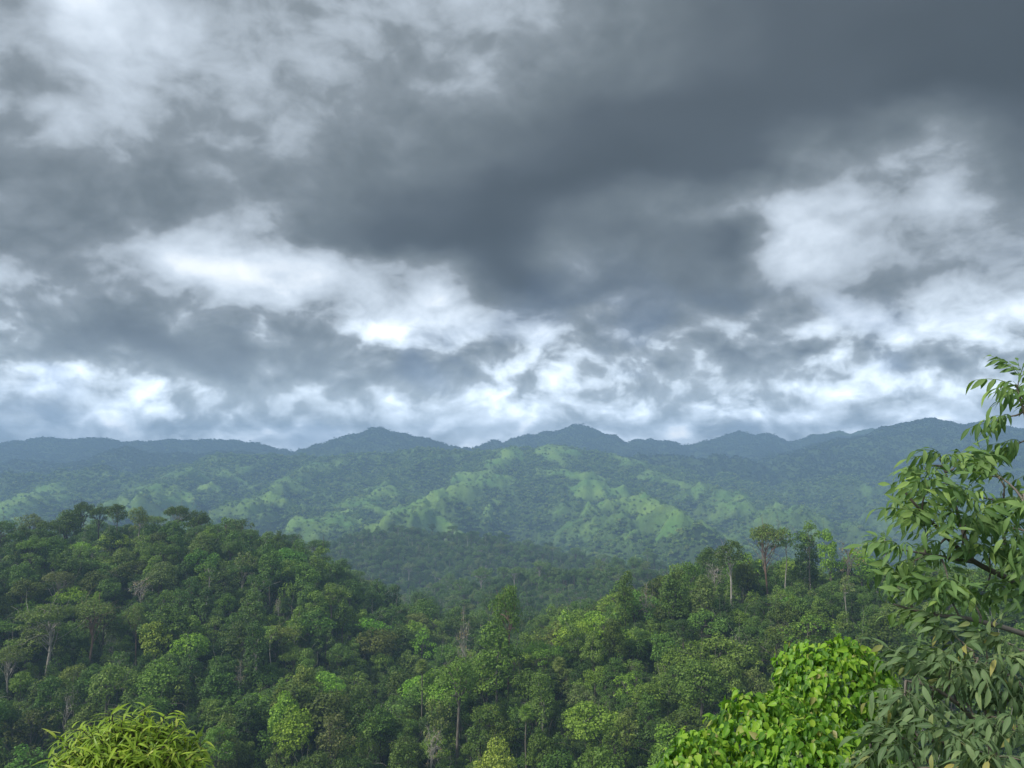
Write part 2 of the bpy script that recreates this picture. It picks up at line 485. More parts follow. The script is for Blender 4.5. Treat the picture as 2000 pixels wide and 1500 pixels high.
# ------------------------------------------------------------------ ground sheet (polar grid, fine where the picture looks)
def build_ground():
    az_f = np.linspace(-0.76, 0.76, 560)
    az_b = np.linspace(0.76, 2 * math.pi - 0.76, 62)[1:-1]
    az = np.concatenate([az_f, az_b])
    def seg(a, b, n): return np.geomspace(a, b, n, endpoint=False)
    r = np.concatenate([[0.6], seg(1.2, 100, 42), seg(100, 480, 110), seg(480, 1150, 80), seg(1150, 2600, 190), seg(2600, 4400, 120), np.geomspace(4400, 5000, 5)])
    A, R = np.meshgrid(az, r, indexing='ij')
    X = np.sin(A) * R; Y = np.cos(A) * R
    Z = height(X, Y)
    # convexity: how far a point stands above the mean of its surroundings
    e = 75.0
    zf = Z[:560]
    def at(x, y):
        fi = np.clip((np.arctan2(x, y) + 0.76) / 1.52 * 559, 0, 558.99); fj = np.interp(np.hypot(x, y), r, np.arange(len(r)))
        i0 = fi.astype(int); j0 = np.clip(fj.astype(int), 0, len(r) - 2); u = fi - i0; v = fj - j0
        return zf[i0, j0] * (1 - u) * (1 - v) + zf[i0 + 1, j0] * u * (1 - v) + zf[i0, j0 + 1] * (1 - u) * v + zf[i0 + 1, j0 + 1] * u * v
    conv = (Z - (at(X + e, Y) + at(X - e, Y) + at(X, Y + e) + at(X, Y - e)) / 4) / 7.0
    G = grass(X, Y, conv)
    na, nr = A.shape
    V = np.stack([X, Y, Z], -1).reshape(-1, 3)
    i = np.arange(na)[:, None]; j = np.arange(nr - 1)[None, :]
    i2 = (i + 1) % na
    Fq = np.stack(np.broadcast_arrays(i * nr + j, i * nr + j + 1, i2 * nr + j + 1, i2 * nr + j), -1).reshape(-1, 4)
    c = len(V); V = np.vstack([V, [[0, 0, float(Z[:, 0].mean())]]])
    tri = np.stack([np.full(na, c), np.arange(na) * nr, ((np.arange(na) + 1) % na) * nr], -1)
    me = mesh_np('ground', V, [Fq, tri], [M_GROUND], smooth=True, attrs={'grass': np.append(G.ravel(), 0)})
    o = obj('ground', me); tag(o, 'forested hills and grassy mountain slopes under the trees', kind='structure')
    return az, r, Z, G, na


AZ, RR, ZG, GG, NA = build_ground()
NF = 560
# highest sight-line up to each distance, to leave out what no one could see
SLOPE_MAX = np.maximum.accumulate(ZG[:NF] / RR[None, :], axis=1)


def _lookup(tab, x, y):
    a = np.arctan2(x, y); R = np.hypot(x, y)
    fi = (a + 0.76) / 1.52 * (NF - 1); fj = np.interp(R, RR, np.arange(len(RR)))
    i0 = np.clip(fi.astype(int), 0, NF - 2); j0 = np.clip(fj.astype(int), 0, len(RR) - 2)
    u = np.clip(fi - i0, 0, 1); v = np.clip(fj - j0, 0, 1)
    return (tab[i0, j0] * (1 - u) * (1 - v) + tab[i0 + 1, j0] * u * (1 - v) + tab[i0, j0 + 1] * (1 - u) * v + tab[i0 + 1, j0 + 1] * u * v)


def gz(x, y):
    return float(_lookup(ZG, np.array([x]), np.array([y]))[0])


# ------------------------------------------------------------------ geometry helpers for plants
def norm(a):
    return a / np.maximum(np.linalg.norm(a, axis=-1, keepdims=True), 1e-9)


def tube(path, radii, sides=6):
    path = np.asarray(path, float); n = len(path)
    T = norm(np.gradient(path, axis=0))
    ref = np.array([0.31, 0.17, 0.93]) if abs(T[0][2]) < 0.8 else np.array([0.93, 0.31, 0.1])
    U = norm(np.cross(T, ref)); W = np.cross(T, U)
    a = np.arange(sides) * 2 * math.pi / sides
    V = path[:, None, :] + np.asarray(radii)[:, None, None] * (np.cos(a)[None, :, None] * U[:, None, :] + np.sin(a)[None, :, None] * W[:, None, :])
    V = V.reshape(-1, 3)
    i = np.arange(n - 1)[:, None]; j = np.arange(sides)[None, :]; j2 = (j + 1) % sides
    F = np.stack(np.broadcast_arrays(i * sides + j, i * sides + j2, (i + 1) * sides + j2, (i + 1) * sides + j), -1).reshape(-1, 4)
    return V, F


def join(parts):
    Vs, Fs, o = [], [], 0
    for V, F in parts:
        Vs.append(V); Fs.append(F + o); o += len(V)
    return np.vstack(Vs), np.vstack(Fs)


def bend(a, b, rng, n=6, amp=0.12, sag=0.0):
    """slightly crooked path from a to b"""
    a = np.asarray(a, float); b = np.asarray(b, float); t = np.linspace(0, 1, n)[:, None]
    L = np.linalg.norm(b - a)
    p = a + (b - a) * t
    off = rng.normal(size=3) * amp * L; off2 = rng.normal(size=3) * amp * 0.5 * L
    p = p + np.sin(t * math.pi) * off + np.sin(t * 2 * math.pi) * off2
    p[:, 2] += (np.sin(t * math.pi) * sag * L)[:, 0]
    return p


def leaf_quads(C, N, size, rng):
    n = len(C)
    N = norm(N); r = rng.normal(size=(n, 3)); Tn = norm(np.cross(N, r)); B = np.cross(N, Tn)
    s = (size * rng.uniform(0.65, 1.35, n))[:, None]
    w = rng.uniform(0.5, 0.85, (n, 1))
    V = np.stack([C - Tn * s, C + B * s * w + N * s * 0.12, C + Tn * s * rng.uniform(0.7, 1.1, (n, 1)) - N * s * 0.15, C - B * s * w + N * s * 0.12], 1).reshape(-1, 3)
    return V, np.arange(n * 4).reshape(-1, 4)


def crown_from_lobes(lobes, per, leaf, rng, lo=-0.55):
    Cs, Ns = [], []
    for c, r in lobes:
        r = np.asarray(r if np.ndim(r) else (r, r, r * 0.8))
        n = max(6, int(per * (r[0] ** 2) / 3.2))
        d = norm(rng.normal(size=(n * 2, 3))); d = d[d[:, 2] > lo + rng.normal(size=len(d)) * 0.2][:n]
        k = (0.62 + 0.46 * rng.random((len(d), 1)) ** 0.6)
        Cs.append(np.asarray(c) + d * r * k)
        Ns.append(d + np.array([0, 0, 0.45]) + rng.normal(size=d.shape) * 0.45)
    return leaf_quads(np.vstack(Cs), np.vstack(Ns), leaf, rng)


def dome_lobes(rng, n, rx, rz, cz, lr, flat=0.0, lo=-0.25):
    """uneven cloud of leaf lobes in and round an ellipsoid that bulges to one side"""
    out = []
    i = np.arange(n) + 0.5
    z = lo + (1 - lo) * (1 - i / n); ph = i * 2.399963 + rng.random() * 6
    a1, a2 = rng.random(2) * 6.28
    for zz, p in zip(z, ph):
        zz = np.clip(zz + rng.normal() * 0.12, -0.9, 1); q = math.sqrt(max(0, 1 - zz * zz))
        k = rng.uniform(0.5, 1.0) * (1 + 0.22 * math.cos(p - a1) + 0.16 * math.cos(2 * (p - a2)))
        r = lr[0] + (lr[1] - lr[0]) * rng.random() ** 1.4 * 1.15
        out.append((np.array([math.cos(p) * q * rx * k, math.sin(p) * q * rx * k, cz + zz * rz * rng.uniform(0.6, 1.08) * (1 + .15 * math.cos(p - a2))]), r))
    return out


def make_tree(kind, seed):
    """-> dict: trunk (V,F), crown (V,F), total height, crown radius"""
    rng = np.random.default_rng(seed)
    parts = []; leaf = 0.29; lobes = []
    lean = rng.normal(size=2) * 0.5
    def trunk(h, r0, r1, n=8, amp=0.02):
        p = bend((0, 0, -1.5), (lean[0], lean[1], h), rng, n, amp)
        parts.append(tube(p, np.linspace(r0, r1, n) * np.where(np.arange(n) == 0, 1.25, 1), 7))
        return p
    def limbs(p, targets, r, frm=0.6):
        for c in targets:
            k = int(rng.integers(int(len(p) * frm), len(p)))
            q = bend(p[k], c, rng, 6, 0.07, 0.10)
            parts.append(tube(q, np.linspace(r, r * 0.3, 6), 5))
            for _ in range(2):
                s = q[int(rng.integers(2, 5))]; e = s + (np.asarray(c) - p[k]) * rng.uniform(0.3, 0.5) + rng.normal(size=3) * np.linalg.norm(np.asarray(c) - p[k]) * 0.28
                parts.append(tube(bend(s, e, rng, 4, 0.08), np.linspace(r * 0.5, r * 0.15, 4), 4))
    if kind == 'dome':
        H, rx, rz, cz = 19, 4.8, 4.6, 13.6
        lobes = dome_lobes(rng, 36, rx, rz, cz, (0.8, 2.0), lo=-0.6)
        p = trunk(13, 0.34, 0.14); limbs(p, [l[0] for l in lobes[::4]], 0.12); per = 125
    elif kind == 'oval':
        H, rx, rz, cz = 22, 3.7, 6.8, 14.6
        lobes = dome_lobes(rng, 34, rx, rz, cz, (1.0, 1.8), lo=-0.7)
        p = trunk(17, 0.32, 0.10); limbs(p, [l[0] for l in lobes[::4]], 0.10, 0.45); per = 125
    elif kind == 'broad':
        H, rx, rz, cz = 17, 6.6, 3.9, 12.2
        lobes = dome_lobes(rng, 40, rx, rz, cz, (0.9, 2.2), lo=-0.45)
        p = trunk(11, 0.42, 0.2); limbs(p, [l[0] for l in lobes[::4]], 0.15); per = 118
    elif kind == 'ragged':
        H, rx, rz, cz = 19, 4.6, 5.4, 13.0
        lobes = [l for l in dome_lobes(rng, 34, rx, rz, cz, (0.8, 1.6), lo=-0.7) if rng.random() < 0.75]
        p = trunk(16, 0.28, 0.10); limbs(p, [l[0] for l in lobes[::2]], 0.09, 0.4); per = 100
    elif kind == 'bamboo':                    # many upright plumes
        H, rx, rz, cz = 14, 3.5, 4.5, 9
        for i in range(22):
            a = rng.random() * 6.28; q = rng.random() ** .5 * 3.2; h = rng.uniform(6, 13)
            c = np.array([math.cos(a) * q, math.sin(a) * q, h])
            lobes.append((c, (rng.uniform(.7, 1.1),) * 2 + (rng.uniform(1.2, 2.0),)))
            if i % 3 == 0: parts.append(tube(bend((c[0] * .3, c[1] * .3, -1), c, rng, 5, .05), np.linspace(.08, .03, 5), 4))
        per = 150; leaf = 0.28
    elif kind == 'umbrella':                  # bare trunk, spreading limbs, flat crown
        H, rx, rz, cz = 25, 7.0, 3.0, 21.8
        lobes = [(l[0] * np.array([1, 1, 1]), (l[1] * 1.2, l[1] * 1.2, l[1] * 0.72)) for l in dome_lobes(rng, 40, rx, rz, cz, (1.1, 1.9), lo=-0.35)]
        low = []
        for i in range(6):
            a = rng.random() * 6.28; q = rng.uniform(4.5, 7.5)
            low.append((np.array([math.cos(a) * q, math.sin(a) * q, rng.uniform(17.5, 20)]), (1.7, 1.7, 0.7)))
        p = trunk(17, 0.50, 0.30, 9, 0.015); limbs(p, [l[0] for l in lobes[::3]], 0.17, 0.7); limbs(p, [l[0] for l in low], 0.15, 0.65)
        lobes += low; per = 80; leaf = 0.28
    elif kind == 'emergent':                  # tall trunk, open crown in billows
        H, rx, rz, cz = 29, 6.0, 5.6, 22.5
        lobes = [l for l in dome_lobes(rng, 40, rx, rz, cz, (1.2, 2.1), lo=-0.6) if rng.random() < 0.85]
        p = trunk(20, 0.50, 0.26, 10, 0.012); limbs(p, [l[0] for l in lobes[::3]], 0.17, 0.72); per = 112; leaf = 0.28
    elif kind == 'slender':                   # thin pole tree with a tuft
        H, rx, rz, cz = 22, 2.6, 3.2, 18.3
        lobes = [l for l in dome_lobes(rng, 16, rx, rz, cz, (0.7, 1.3), lo=-0.6) if rng.random() < 0.9]
        p = trunk(18, 0.20, 0.09, 9, 0.02); limbs(p, [l[0] for l in lobes[::2]], 0.07, 0.72); per = 80; leaf = 0.3
    elif kind == 'bare':                      # dead or leafless, pale twigs
        H, rx, rz, cz = 17, 3.4, 4.4, 12.5
        lobes = dome_lobes(rng, 18, rx, rz, cz, (0.5, 0.9), lo=-0.6)
        p = trunk(13.5, 0.24, 0.08, 9, 0.03); limbs(p, [l[0] for l in lobes], 0.085, 0.45)
        for l in lobes:
            for _ in range(5):
                parts.append(tube(bend(l[0], l[0] + norm(rng.normal(size=3) + (l[0] - [0, 0, cz]) * .2 + [0, 0, .4]) * rng.uniform(0.8, 1.8), rng, 3, .1), np.array([.045, .03, .012]), 3))
        per = 16; leaf = 0.2
    elif kind == 'column':                    # snag wrapped in climbers
        H, rx, rz, cz = 22, 1.5, 7, 14
        for i in range(24):
            a = rng.random() * 6.28; z = rng.uniform(6, 21); q = rng.uniform(0.5, 1.3)
            lobes.append((np.array([math.cos(a) * q, math.sin(a) * q, z]), rng.uniform(0.8, 1.3)))
        p = trunk(20, 0.4, 0.25)
        for _ in range(6):
            a = rng.random() * 6.28; z = rng.uniform(9, 15)
            parts.append(tube(bend((0, 0, z), (math.cos(a) * 3, math.sin(a) * 3, z + rng.uniform(-1, 3)), rng, 6, .12), np.linspace(.12, .03, 6), 4))
        per = 120; leaf = 0.3
    crown = crown_from_lobes(lobes, per, leaf, rng)
    tv, tf = join(parts)
    H = float(np.percentile(crown[0][:, 2], 99.5)) if kind != 'bare' else float(tv[:, 2].max())
    return dict(trunk=(tv, tf), crown=crown, H=H, r=float(np.percentile(np.hypot(crown[0][:, 0], crown[0][:, 1]), 95)), zc=cz)


KINDS = {}
for kind, nvar in dict(dome=5, oval=3, broad=4, ragged=4, bamboo=2, umbrella=3, emergent=3, slender=2, bare=2, column=1).items():
    for v in range(nvar):
        T = make_tree(kind, hash((kind != '', v)) % 97 + sum(map(ord, kind)) * 7 + v * 131)
        T['crown_me'] = mesh_np(kind + '_crown', *T['crown'], [M_CROWN])
        T['trunk_me'] = {}
        KINDS.setdefault(kind, []).append(T)


def trunk_mesh(T, bark):
    if bark not in T['trunk_me']:
        T['trunk_me'][bark] = mesh_np('trunk', *T['trunk'], [M_BARK[bark]], smooth=True)
    return T['trunk_me'][bark]


TREES = []      # every tree that is an object of its own


def place_tree(kind, var, x, y, z, scale, rot, color, bark, name, sx=1.0):
    T = KINDS[kind][var % len(KINDS[kind])]
    e = bpy.data.objects.new(name, None); COL.objects.link(e)
    e.empty_display_size = 0.5
    e.location = (x, y, z); e.rotation_euler = (0, 0, rot); e.scale = (scale * sx, scale * sx, scale)
    tr = obj('trunk', trunk_mesh(T, bark), e)
    cr = obj('crown', T['crown_me'], e); cr.color = (*color, 1)
    rec = dict(e=e, kind=kind, x=x, y=y, z=z, s=scale, H=T['H'] * scale, r=T['r'] * scale * sx, color=color)
    c = pix((x, y, z + T['zc'] * scale)); rec['px'] = c; rec['pr'] = F_PX * rec['r'] / y
    TREES.append(rec)
    return rec


GREEN = {
    'dark green': (0.080, 0.131, 0.019), 'deep green': (0.106, 0.172, 0.023), 'mid green': (0.132, 0.229, 0.031),
    'bright green': (0.206, 0.355, 0.035), 'yellow-green': (0.165, 0.250, 0.045), 'grey-green': (0.161, 0.212, 0.051),
    'olive': (0.143, 0.204, 0.041), 'brownish': (0.137, 0.161, 0.045), 'pale green': (0.344, 0.423, 0.071), 'grey': (0.344, 0.274, 0.118),
}

# ------------------------------------------------------------------ trees one can name in the photograph
# (px, py of the top, distance range, kind, variant, size, width, colour, bark, label, short name)
LAND = [
    (162, 980, 300, 345, 'umbrella', 0, .72, .75, 'dark green', 'dark', 'flat-topped dark tree with a clear bare trunk on the knoll skyline', 'flat-topped skyline tree'),
    (196, 985, 300, 345, 'umbrella', 1, .70, .75, 'dark green', 'dark', 'smaller flat-topped tree touching its twin on the knoll skyline', 'twin flat-topped tree'),
    (132, 996, 300, 345, 'dome', 0, 1.0, 1.1, 'dark green', 'dark', 'big dark domed tree standing up from the knoll skyline beside flat-topped twins', 'big domed skyline tree'),
    (230, 984, 300, 345, 'emergent', 0, .75, .9, 'dark green', 'grey', 'dark layered crown on the knoll top right of the flat-topped twins', 'layered knoll-top tree'),
    (272, 990, 300, 345, 'emergent', 1, .85, .75, 'grey-green', 'pale', 'knoll-top tree with a long pale straight trunk under a tufted crown', 'pale-trunked knoll tree'),
    (345, 988, 300, 345, 'umbrella', 2, .85, .8, 'dark green', 'pale', 'wide flat crown on a thin pale trunk along the knoll top', 'wide flat knoll tree'),
    (388, 996, 300, 345, 'broad', 2, .95, .9, 'dark green', 'grey', 'dark wide-crowned tree where the knoll skyline starts to fall', 'wide tree at the knoll shoulder'),
    (470, 1013, 295, 340, 'ragged', 1, .95, 1.0, 'dark green', 'grey', 'dark ragged tree standing clear halfway down the knoll skyline', 'ragged tree on the falling skyline'),
    (545, 1036, 290, 335, 'dome', 1, .75, .9, 'dark green', 'grey', 'small round dark tree near the end of the knoll skyline', 'round tree ending the skyline'),
    (45, 1026, 300, 345, 'broad', 0, .8, .9, 'dark green', 'dark', 'dark spreading tree at the low end of the knoll skyline', 'low-end skyline tree'),
    (95, 1018, 300, 345, 'umbrella', 2, .7, .9, 'dark green', 'dark', 'ragged dark tree with stepped crown on the rising knoll skyline', 'stepped skyline tree'),
    (66, 1046, 230, 320, 'umbrella', 1, .8, .8, 'mid green', 'dark', 'layered green tree with a bent dark bough below the skyline', 'bent-bough tree'),
    (98, 1180, 180, 260, 'umbrella', 0, .95, 1.05, 'olive', 'pale', 'wide umbrella tree with many pale bare limbs on the left slope', 'pale-limbed umbrella tree'),
    (178, 1172, 180, 260, 'umbrella', 1, .85, .95, 'olive', 'red', 'umbrella tree on a thick pinkish trunk, middle of three', 'pink-trunked umbrella tree'),
    (268, 1184, 180, 260, 'emergent', 2, .72, .75, 'olive', 'red', 'olive round-headed tree on a tall bare trunk, smallest of three', 'olive round-headed tree'),
    (114, 1116, 200, 290, 'umbrella', 2, .75, .95, 'brownish', 'pale', 'half-bare brownish tree with crooked white limbs on the knoll side', 'half-bare brownish tree'),
    (276, 1124, 200, 290, 'bare', 0, .95, 1.1, 'grey', 'pale', 'leafless grey tree with a mist of twigs on the knoll side', 'misty grey twiggy tree'),
    (20, 1262, 150, 230, 'umbrella', 0, .6, .8, 'grey-green', 'pale', 'pale grey-green thin tree with whitish limbs at the left edge', 'pale tree at the left edge'),
    (470, 1283, 150, 240, 'bare', 1, .8, .75, 'grey', 'pale', 'small leafless pale tree like a broom amid green crowns', 'broom-like bare tree'),
    (543, 1164, 200, 290, 'bare', 0, .8, .45, 'grey', 'pale', 'thin bare pale pole tree in front of hazy woods', 'bare pole tree'),
    (374, 1238, 150, 240, 'dome', 2, 1.0, 1.1, 'bright green', 'grey', 'bright green lush domed tree in the middle of the left slope', 'lush bright dome'),
    (213, 1290, 140, 220, 'broad', 0, .95, 1.1, 'yellow-green', 'grey', 'yellow-green spreading tree below the three umbrella trees', 'yellow-green spreading tree'),
    (555, 1352, 140, 200, 'dome', 0, .9, .95, 'bright green', 'grey', 'bright green billowing tree with dark shade all around it', 'bright billowing tree'),
    (440, 1398, 130, 190, 'oval', 0, .85, .9, 'grey-green', 'grey', 'grey-green upright tree with thin trunk beside the yellow-green bush', 'grey-green upright tree'),
    (652, 1395, 130, 190, 'ragged', 1, .9, 1.0, 'brownish', 'grey', 'rusty brown-tinted leafy tree among green neighbours', 'rusty tree'),
    (135, 1320, 140, 210, 'ragged', 2, .9, 1.0, 'dark green', 'pale', 'dark tree with several slim pale trunks above the yellow-green bush', 'many-trunked dark tree'),
    (40, 1060, 230, 320, 'dome', 1, .8, 1, 'olive', 'grey', 'olive rounded tree just under the low end of the knoll skyline', 'olive tree under the skyline'),
    (150, 1060, 230, 320, 'broad', 1, .9, 1, 'bright green', 'grey', 'fresh green broad tree just below the knoll top', 'fresh green knoll tree'),
    (240, 1070, 230, 320, 'dome', 2, .85, 1, 'olive', 'grey', 'yellowish olive rounded tree below the knoll top', 'yellowish knoll tree'),
    (992, 1142, 180, 235, 'emergent', 0, 1.0, .60, 'mid green', 'red', 'tall open tree with forked reddish trunk on the spur crest', 'forked reddish-trunked tree'),
    (905, 1165, 200, 260, 'bare', 1, 1.35, .5, 'grey', 'pale', 'slim leafless pale tree beside the forked reddish-trunked tree', 'slim leafless tree'),
    (895, 1284, 165, 205, 'emergent', 1, .98, .98, 'mid green', 'grey', 'tallest full-crowned tree with a very long straight bare trunk', 'long straight-trunked tree'),
    (968, 1218, 170, 220, 'oval', 1, 1.05, 1.3, 'mid green', 'grey', 'great leafy green tree rising behind the long straight-trunked tree', 'great leafy tree'),
    (1160, 1234, 165, 225, 'dome', 1, .85, .85, 'yellow-green', 'grey', 'yellow-green round tree halfway along the spur', 'yellow-green round tree on the spur'),
    (847, 1404, 135, 180, 'bare', 0, .85, .7, 'grey', 'pale', 'thin tree with white forked stems near the long straight trunk', 'white-stemmed thin tree'),
    (967, 1436, 125, 170, 'dome', 0, .85, .95, 'pale green', 'grey', 'pale green round treetop at the bottom centre', 'pale green round treetop'),
    (1062, 1408, 125, 180, 'broad', 1, .7, .85, 'deep green', 'grey', 'smooth dark rounded tree next to the pale green treetop', 'smooth dark rounded tree'),
    (1226, 1382, 125, 190, 'oval', 0, .75, .9, 'grey-green', 'grey', 'grey-green oval tree with fine leaves below the spur', 'grey-green oval tree'),
    (1222, 1108, 190, 240, 'oval', 1, .85, .8, 'deep green', 'dark', 'dense dark upright tree standing above the spur crest', 'dense upright crest tree'),
    (1262, 1128, 190, 240, 'bare', 1, 1.0, .9, 'grey', 'pale', 'leafless tree with white crooked limbs beside the dense upright tree', 'white-limbed leafless tree'),
    (1424, 1056, 200, 245, 'emergent', 2, .85, .9, 'dark green', 'pale', 'large dark tree bulging over a pale trunk on the right crest', 'bulging dark crest tree'),
    (1495, 1024, 205, 250, 'umbrella', 0, .95, .75, 'olive', 'red', 'highest broad olive crown on an orange-brown trunk on the right crest', 'broad olive crest tree'),
    (1533, 1030, 205, 250, 'slender', 0, 1.05, 1.0, 'mid green', 'pale', 'slender tree with two pale stems beside the broad olive crest tree', 'pale-stemmed slender tree'),
    (1580, 1016, 210, 255, 'slender', 1, 1.1, .9, 'mid green', 'grey', 'thin tufted pole tree alone against the hazy hills', 'lone thin tufted tree'),
    (1617, 1034, 205, 250, 'oval', 0, .9, .8, 'bright green', 'grey', 'bright green narrow-topped tree right of the lone thin tufted tree', 'bright narrow crest tree'),
    (1662, 1052, 205, 250, 'bare', 0, 1.1, 1.1, 'grey', 'grey', 'grey leafless twiggy tree on the right crest', 'grey twiggy crest tree'),
    (1725, 1040, 205, 250, 'column', 0, .9, .8, 'deep green', 'pale', 'dead snag wrapped in dark climbers with crooked pale boughs', 'climber-wrapped snag'),
    (1652, 1122, 180, 235, 'slender', 0, .95, .8, 'grey-green', 'pale', 'leaning white-stemmed tree below the grey twiggy crest tree', 'leaning white-stemmed tree'),
    (1382, 1262, 150, 205, 'ragged', 0, .7, .8, 'olive', 'grey', 'yellow-brown ragged tree left of the grey-green dome', 'yellow-brown ragged tree'),
    (1474, 1304, 135, 190, 'broad', 0, .75, .9, 'grey-green', 'grey', 'grey-green smooth dome just behind the bright vine mound', 'grey-green dome behind the vines'),
]
rng = np.random.default_rng(4)
random.seed(7)
taken = []


def solve_place(px, py, d0, d1, H):
    """distance at which a tree of height H standing on the ground tops out at pixel row py"""
    best = None
    for D in np.arange(d0, d1, 2.0):
        x = P(px, py, D)[0]; z = gz(x, D)
        q = pix((x, D, z + H))[1]
        if best is None or abs(q - py) < best[0]: best = (abs(q - py), D, x, z)
        if abs(q - py) < 4: break
    return best


for (px, py, d0, d1, kind, var, s, sx, colr, bark, label, short) in LAND:
    T = KINDS[kind][var % len(KINDS[kind])]
    err, D, x, z = solve_place(px, py, d0, d1, T['H'] * s)
    want = P(px, py, D)[2] - z                     # height that really tops out there
    s2 = float(np.clip(want / T['H'], s * 0.7, s * 1.35))
    nm = {'bare': 'bare_tree', 'umbrella': 'umbrella_tree', 'emergent': 'tall_tree', 'slender': 'slender_tree', 'column': 'overgrown_snag'}.get(kind, 'broadleaf_tree')
    rec = place_tree(kind, var, x, D, z, s2, rng.random() * 6.28, GREEN[colr], bark, nm, sx * s / s2)
    rec['short'] = short; rec['land'] = True
    tag(rec['e'], label, 'tree', 'named trees of the wooded slopes')
    taken.append((x, D, max(2.5, rec['r'] * (0.55 if kind in ('umbrella', 'emergent', 'bare', 'slender') else 0.8))))

# fan palms standing in the slope
def frond_mesh():
    Vs, Fs, o = [], [], 0
    V, F = tube(np.array([[0, 0, 0], [0, .5, .12], [0, 1.1, .10]]), [.03, .025, .02], 4); Vs.append(V); Fs.append(F); o += len(V)
    for i in range(17):
        a = math.radians(-105 + i * 13.1); L = 1.25 - 0.25 * abs(a) / 1.8
        d = np.array([math.sin(a), math.cos(a), 0]); s = np.array([math.cos(a), -math.sin(a), 0]) * .075
        b = np.array([0, 1.1, .10]); up = np.array([0, 0, 1.0])
        V = np.array([b, b + d * L * .55 + s + up * .05, b + d * L - up * .28 * L, b + d * L * .55 - s + up * .05])
        Vs.append(V); Fs.append(np.array([[0, 1, 2, 3]]) + o); o += 4
    return mesh_np('frond', np.vstack(Vs), np.vstack(Fs), [M_CROWN])


FROND = frond_mesh()
PALMS = [
    (1090, 1282, 165, 215, 'grey-green', 'grey-green fan palm with a dead brown skirt between leafy trees', 'grey-green fan palm'),
    (1026, 1374, 135, 180, 'mid green', 'fan palm with spiky round head above the smooth dark rounded tree', 'spiky fan palm'),
    (822, 1286, 165, 215, 'olive', 'olive fan palm near the long straight-trunked tree, half hidden', 'olive fan palm'),
]
for px, py, d0, d1, colr, label, short in PALMS:
    err, D, x, z = solve_place(px, py, d0, d1, 13.5)
    e = bpy.data.objects.new('fan_palm', None); COL.objects.link(e); e.location = (x, D, z)
    want = P(px, py, D)[2] - z; top = want - 2.2
    tv, tf = tube(bend((0, 0, -1), (0.3, 0.1, top), rng, 8, .015), np.linspace(.2, .15, 8), 7)
    obj('trunk', mesh_np('trunk', tv, tf, [M_BARK['grey']], smooth=True), e)
    for i in range(26):
        f = obj('frond', FROND, e)
        el = math.radians(75 - 125 * (i / 25)); a = i * 2.4
        f.location = (0.3, 0.1, top); f.rotation_euler = (el, 0, a); f.scale = (1.0,) * 3
        f.color = (*(GREEN['brownish'] if i > 22 else GREEN[colr]), 1)
    tag(e, label, 'palm', 'fan palms on the slope')
    taken.append((x, D, 2.4))
    TREES.append(dict(e=e, kind='palm', x=x, y=D, z=z, s=1, H=want, r=2.4, px=pix((x, D, z + top)), pr=F_PX * 2.4 / D, land=True, short=short, color=None))

# ------------------------------------------------------------------ the rest of the near forest
GEN = [('dome', .26), ('oval', .13), ('broad', .17), ('ragged', .22), ('bamboo', .10), ('emergent', .035), ('umbrella', .02), ('slender', .015), ('bare', .012)]
COLW = [('dark green', .22), ('deep green', .25), ('mid green', .22), ('bright green', .11), ('yellow-green', .03), ('grey-green', .09), ('olive', .035), ('brownish', .006)]


def pick(tab, r):
    s = 0
    for k, w in tab:
        s += w
        if r < s: return k
    return tab[0][0]


def scatter(r0, r1, step, azm=0.68, seed=1, keep=1.0):
    """jittered grid of points in the fan the picture looks into"""
    g = np.random.default_rng(seed)
    n = int(2 * r1 / step) + 1
    X, Y = np.meshgrid(np.arange(n) * step - r1, np.arange(int(r1 / step) + 1) * step, indexing='ij')
    X = X.ravel() + g.uniform(-.42, .42, X.size) * step; Y = Y.ravel() + g.uniform(-.42, .42, Y.size) * step
    R = np.hypot(X, Y); A = np.arctan2(X, Y)
    ok = (R > r0) & (R < r1) & (np.abs(A) < azm) & (g.random(X.size) < keep)
    return X[ok], Y[ok]


def seen(x, y, z, h, margin):
    """could the top of a thing of height h be seen over the ground in front of it"""
    R = np.hypot(x, y)
    return (z + h + margin) / R > _lookup(SLOPE_MAX, x, y) - 1e-4


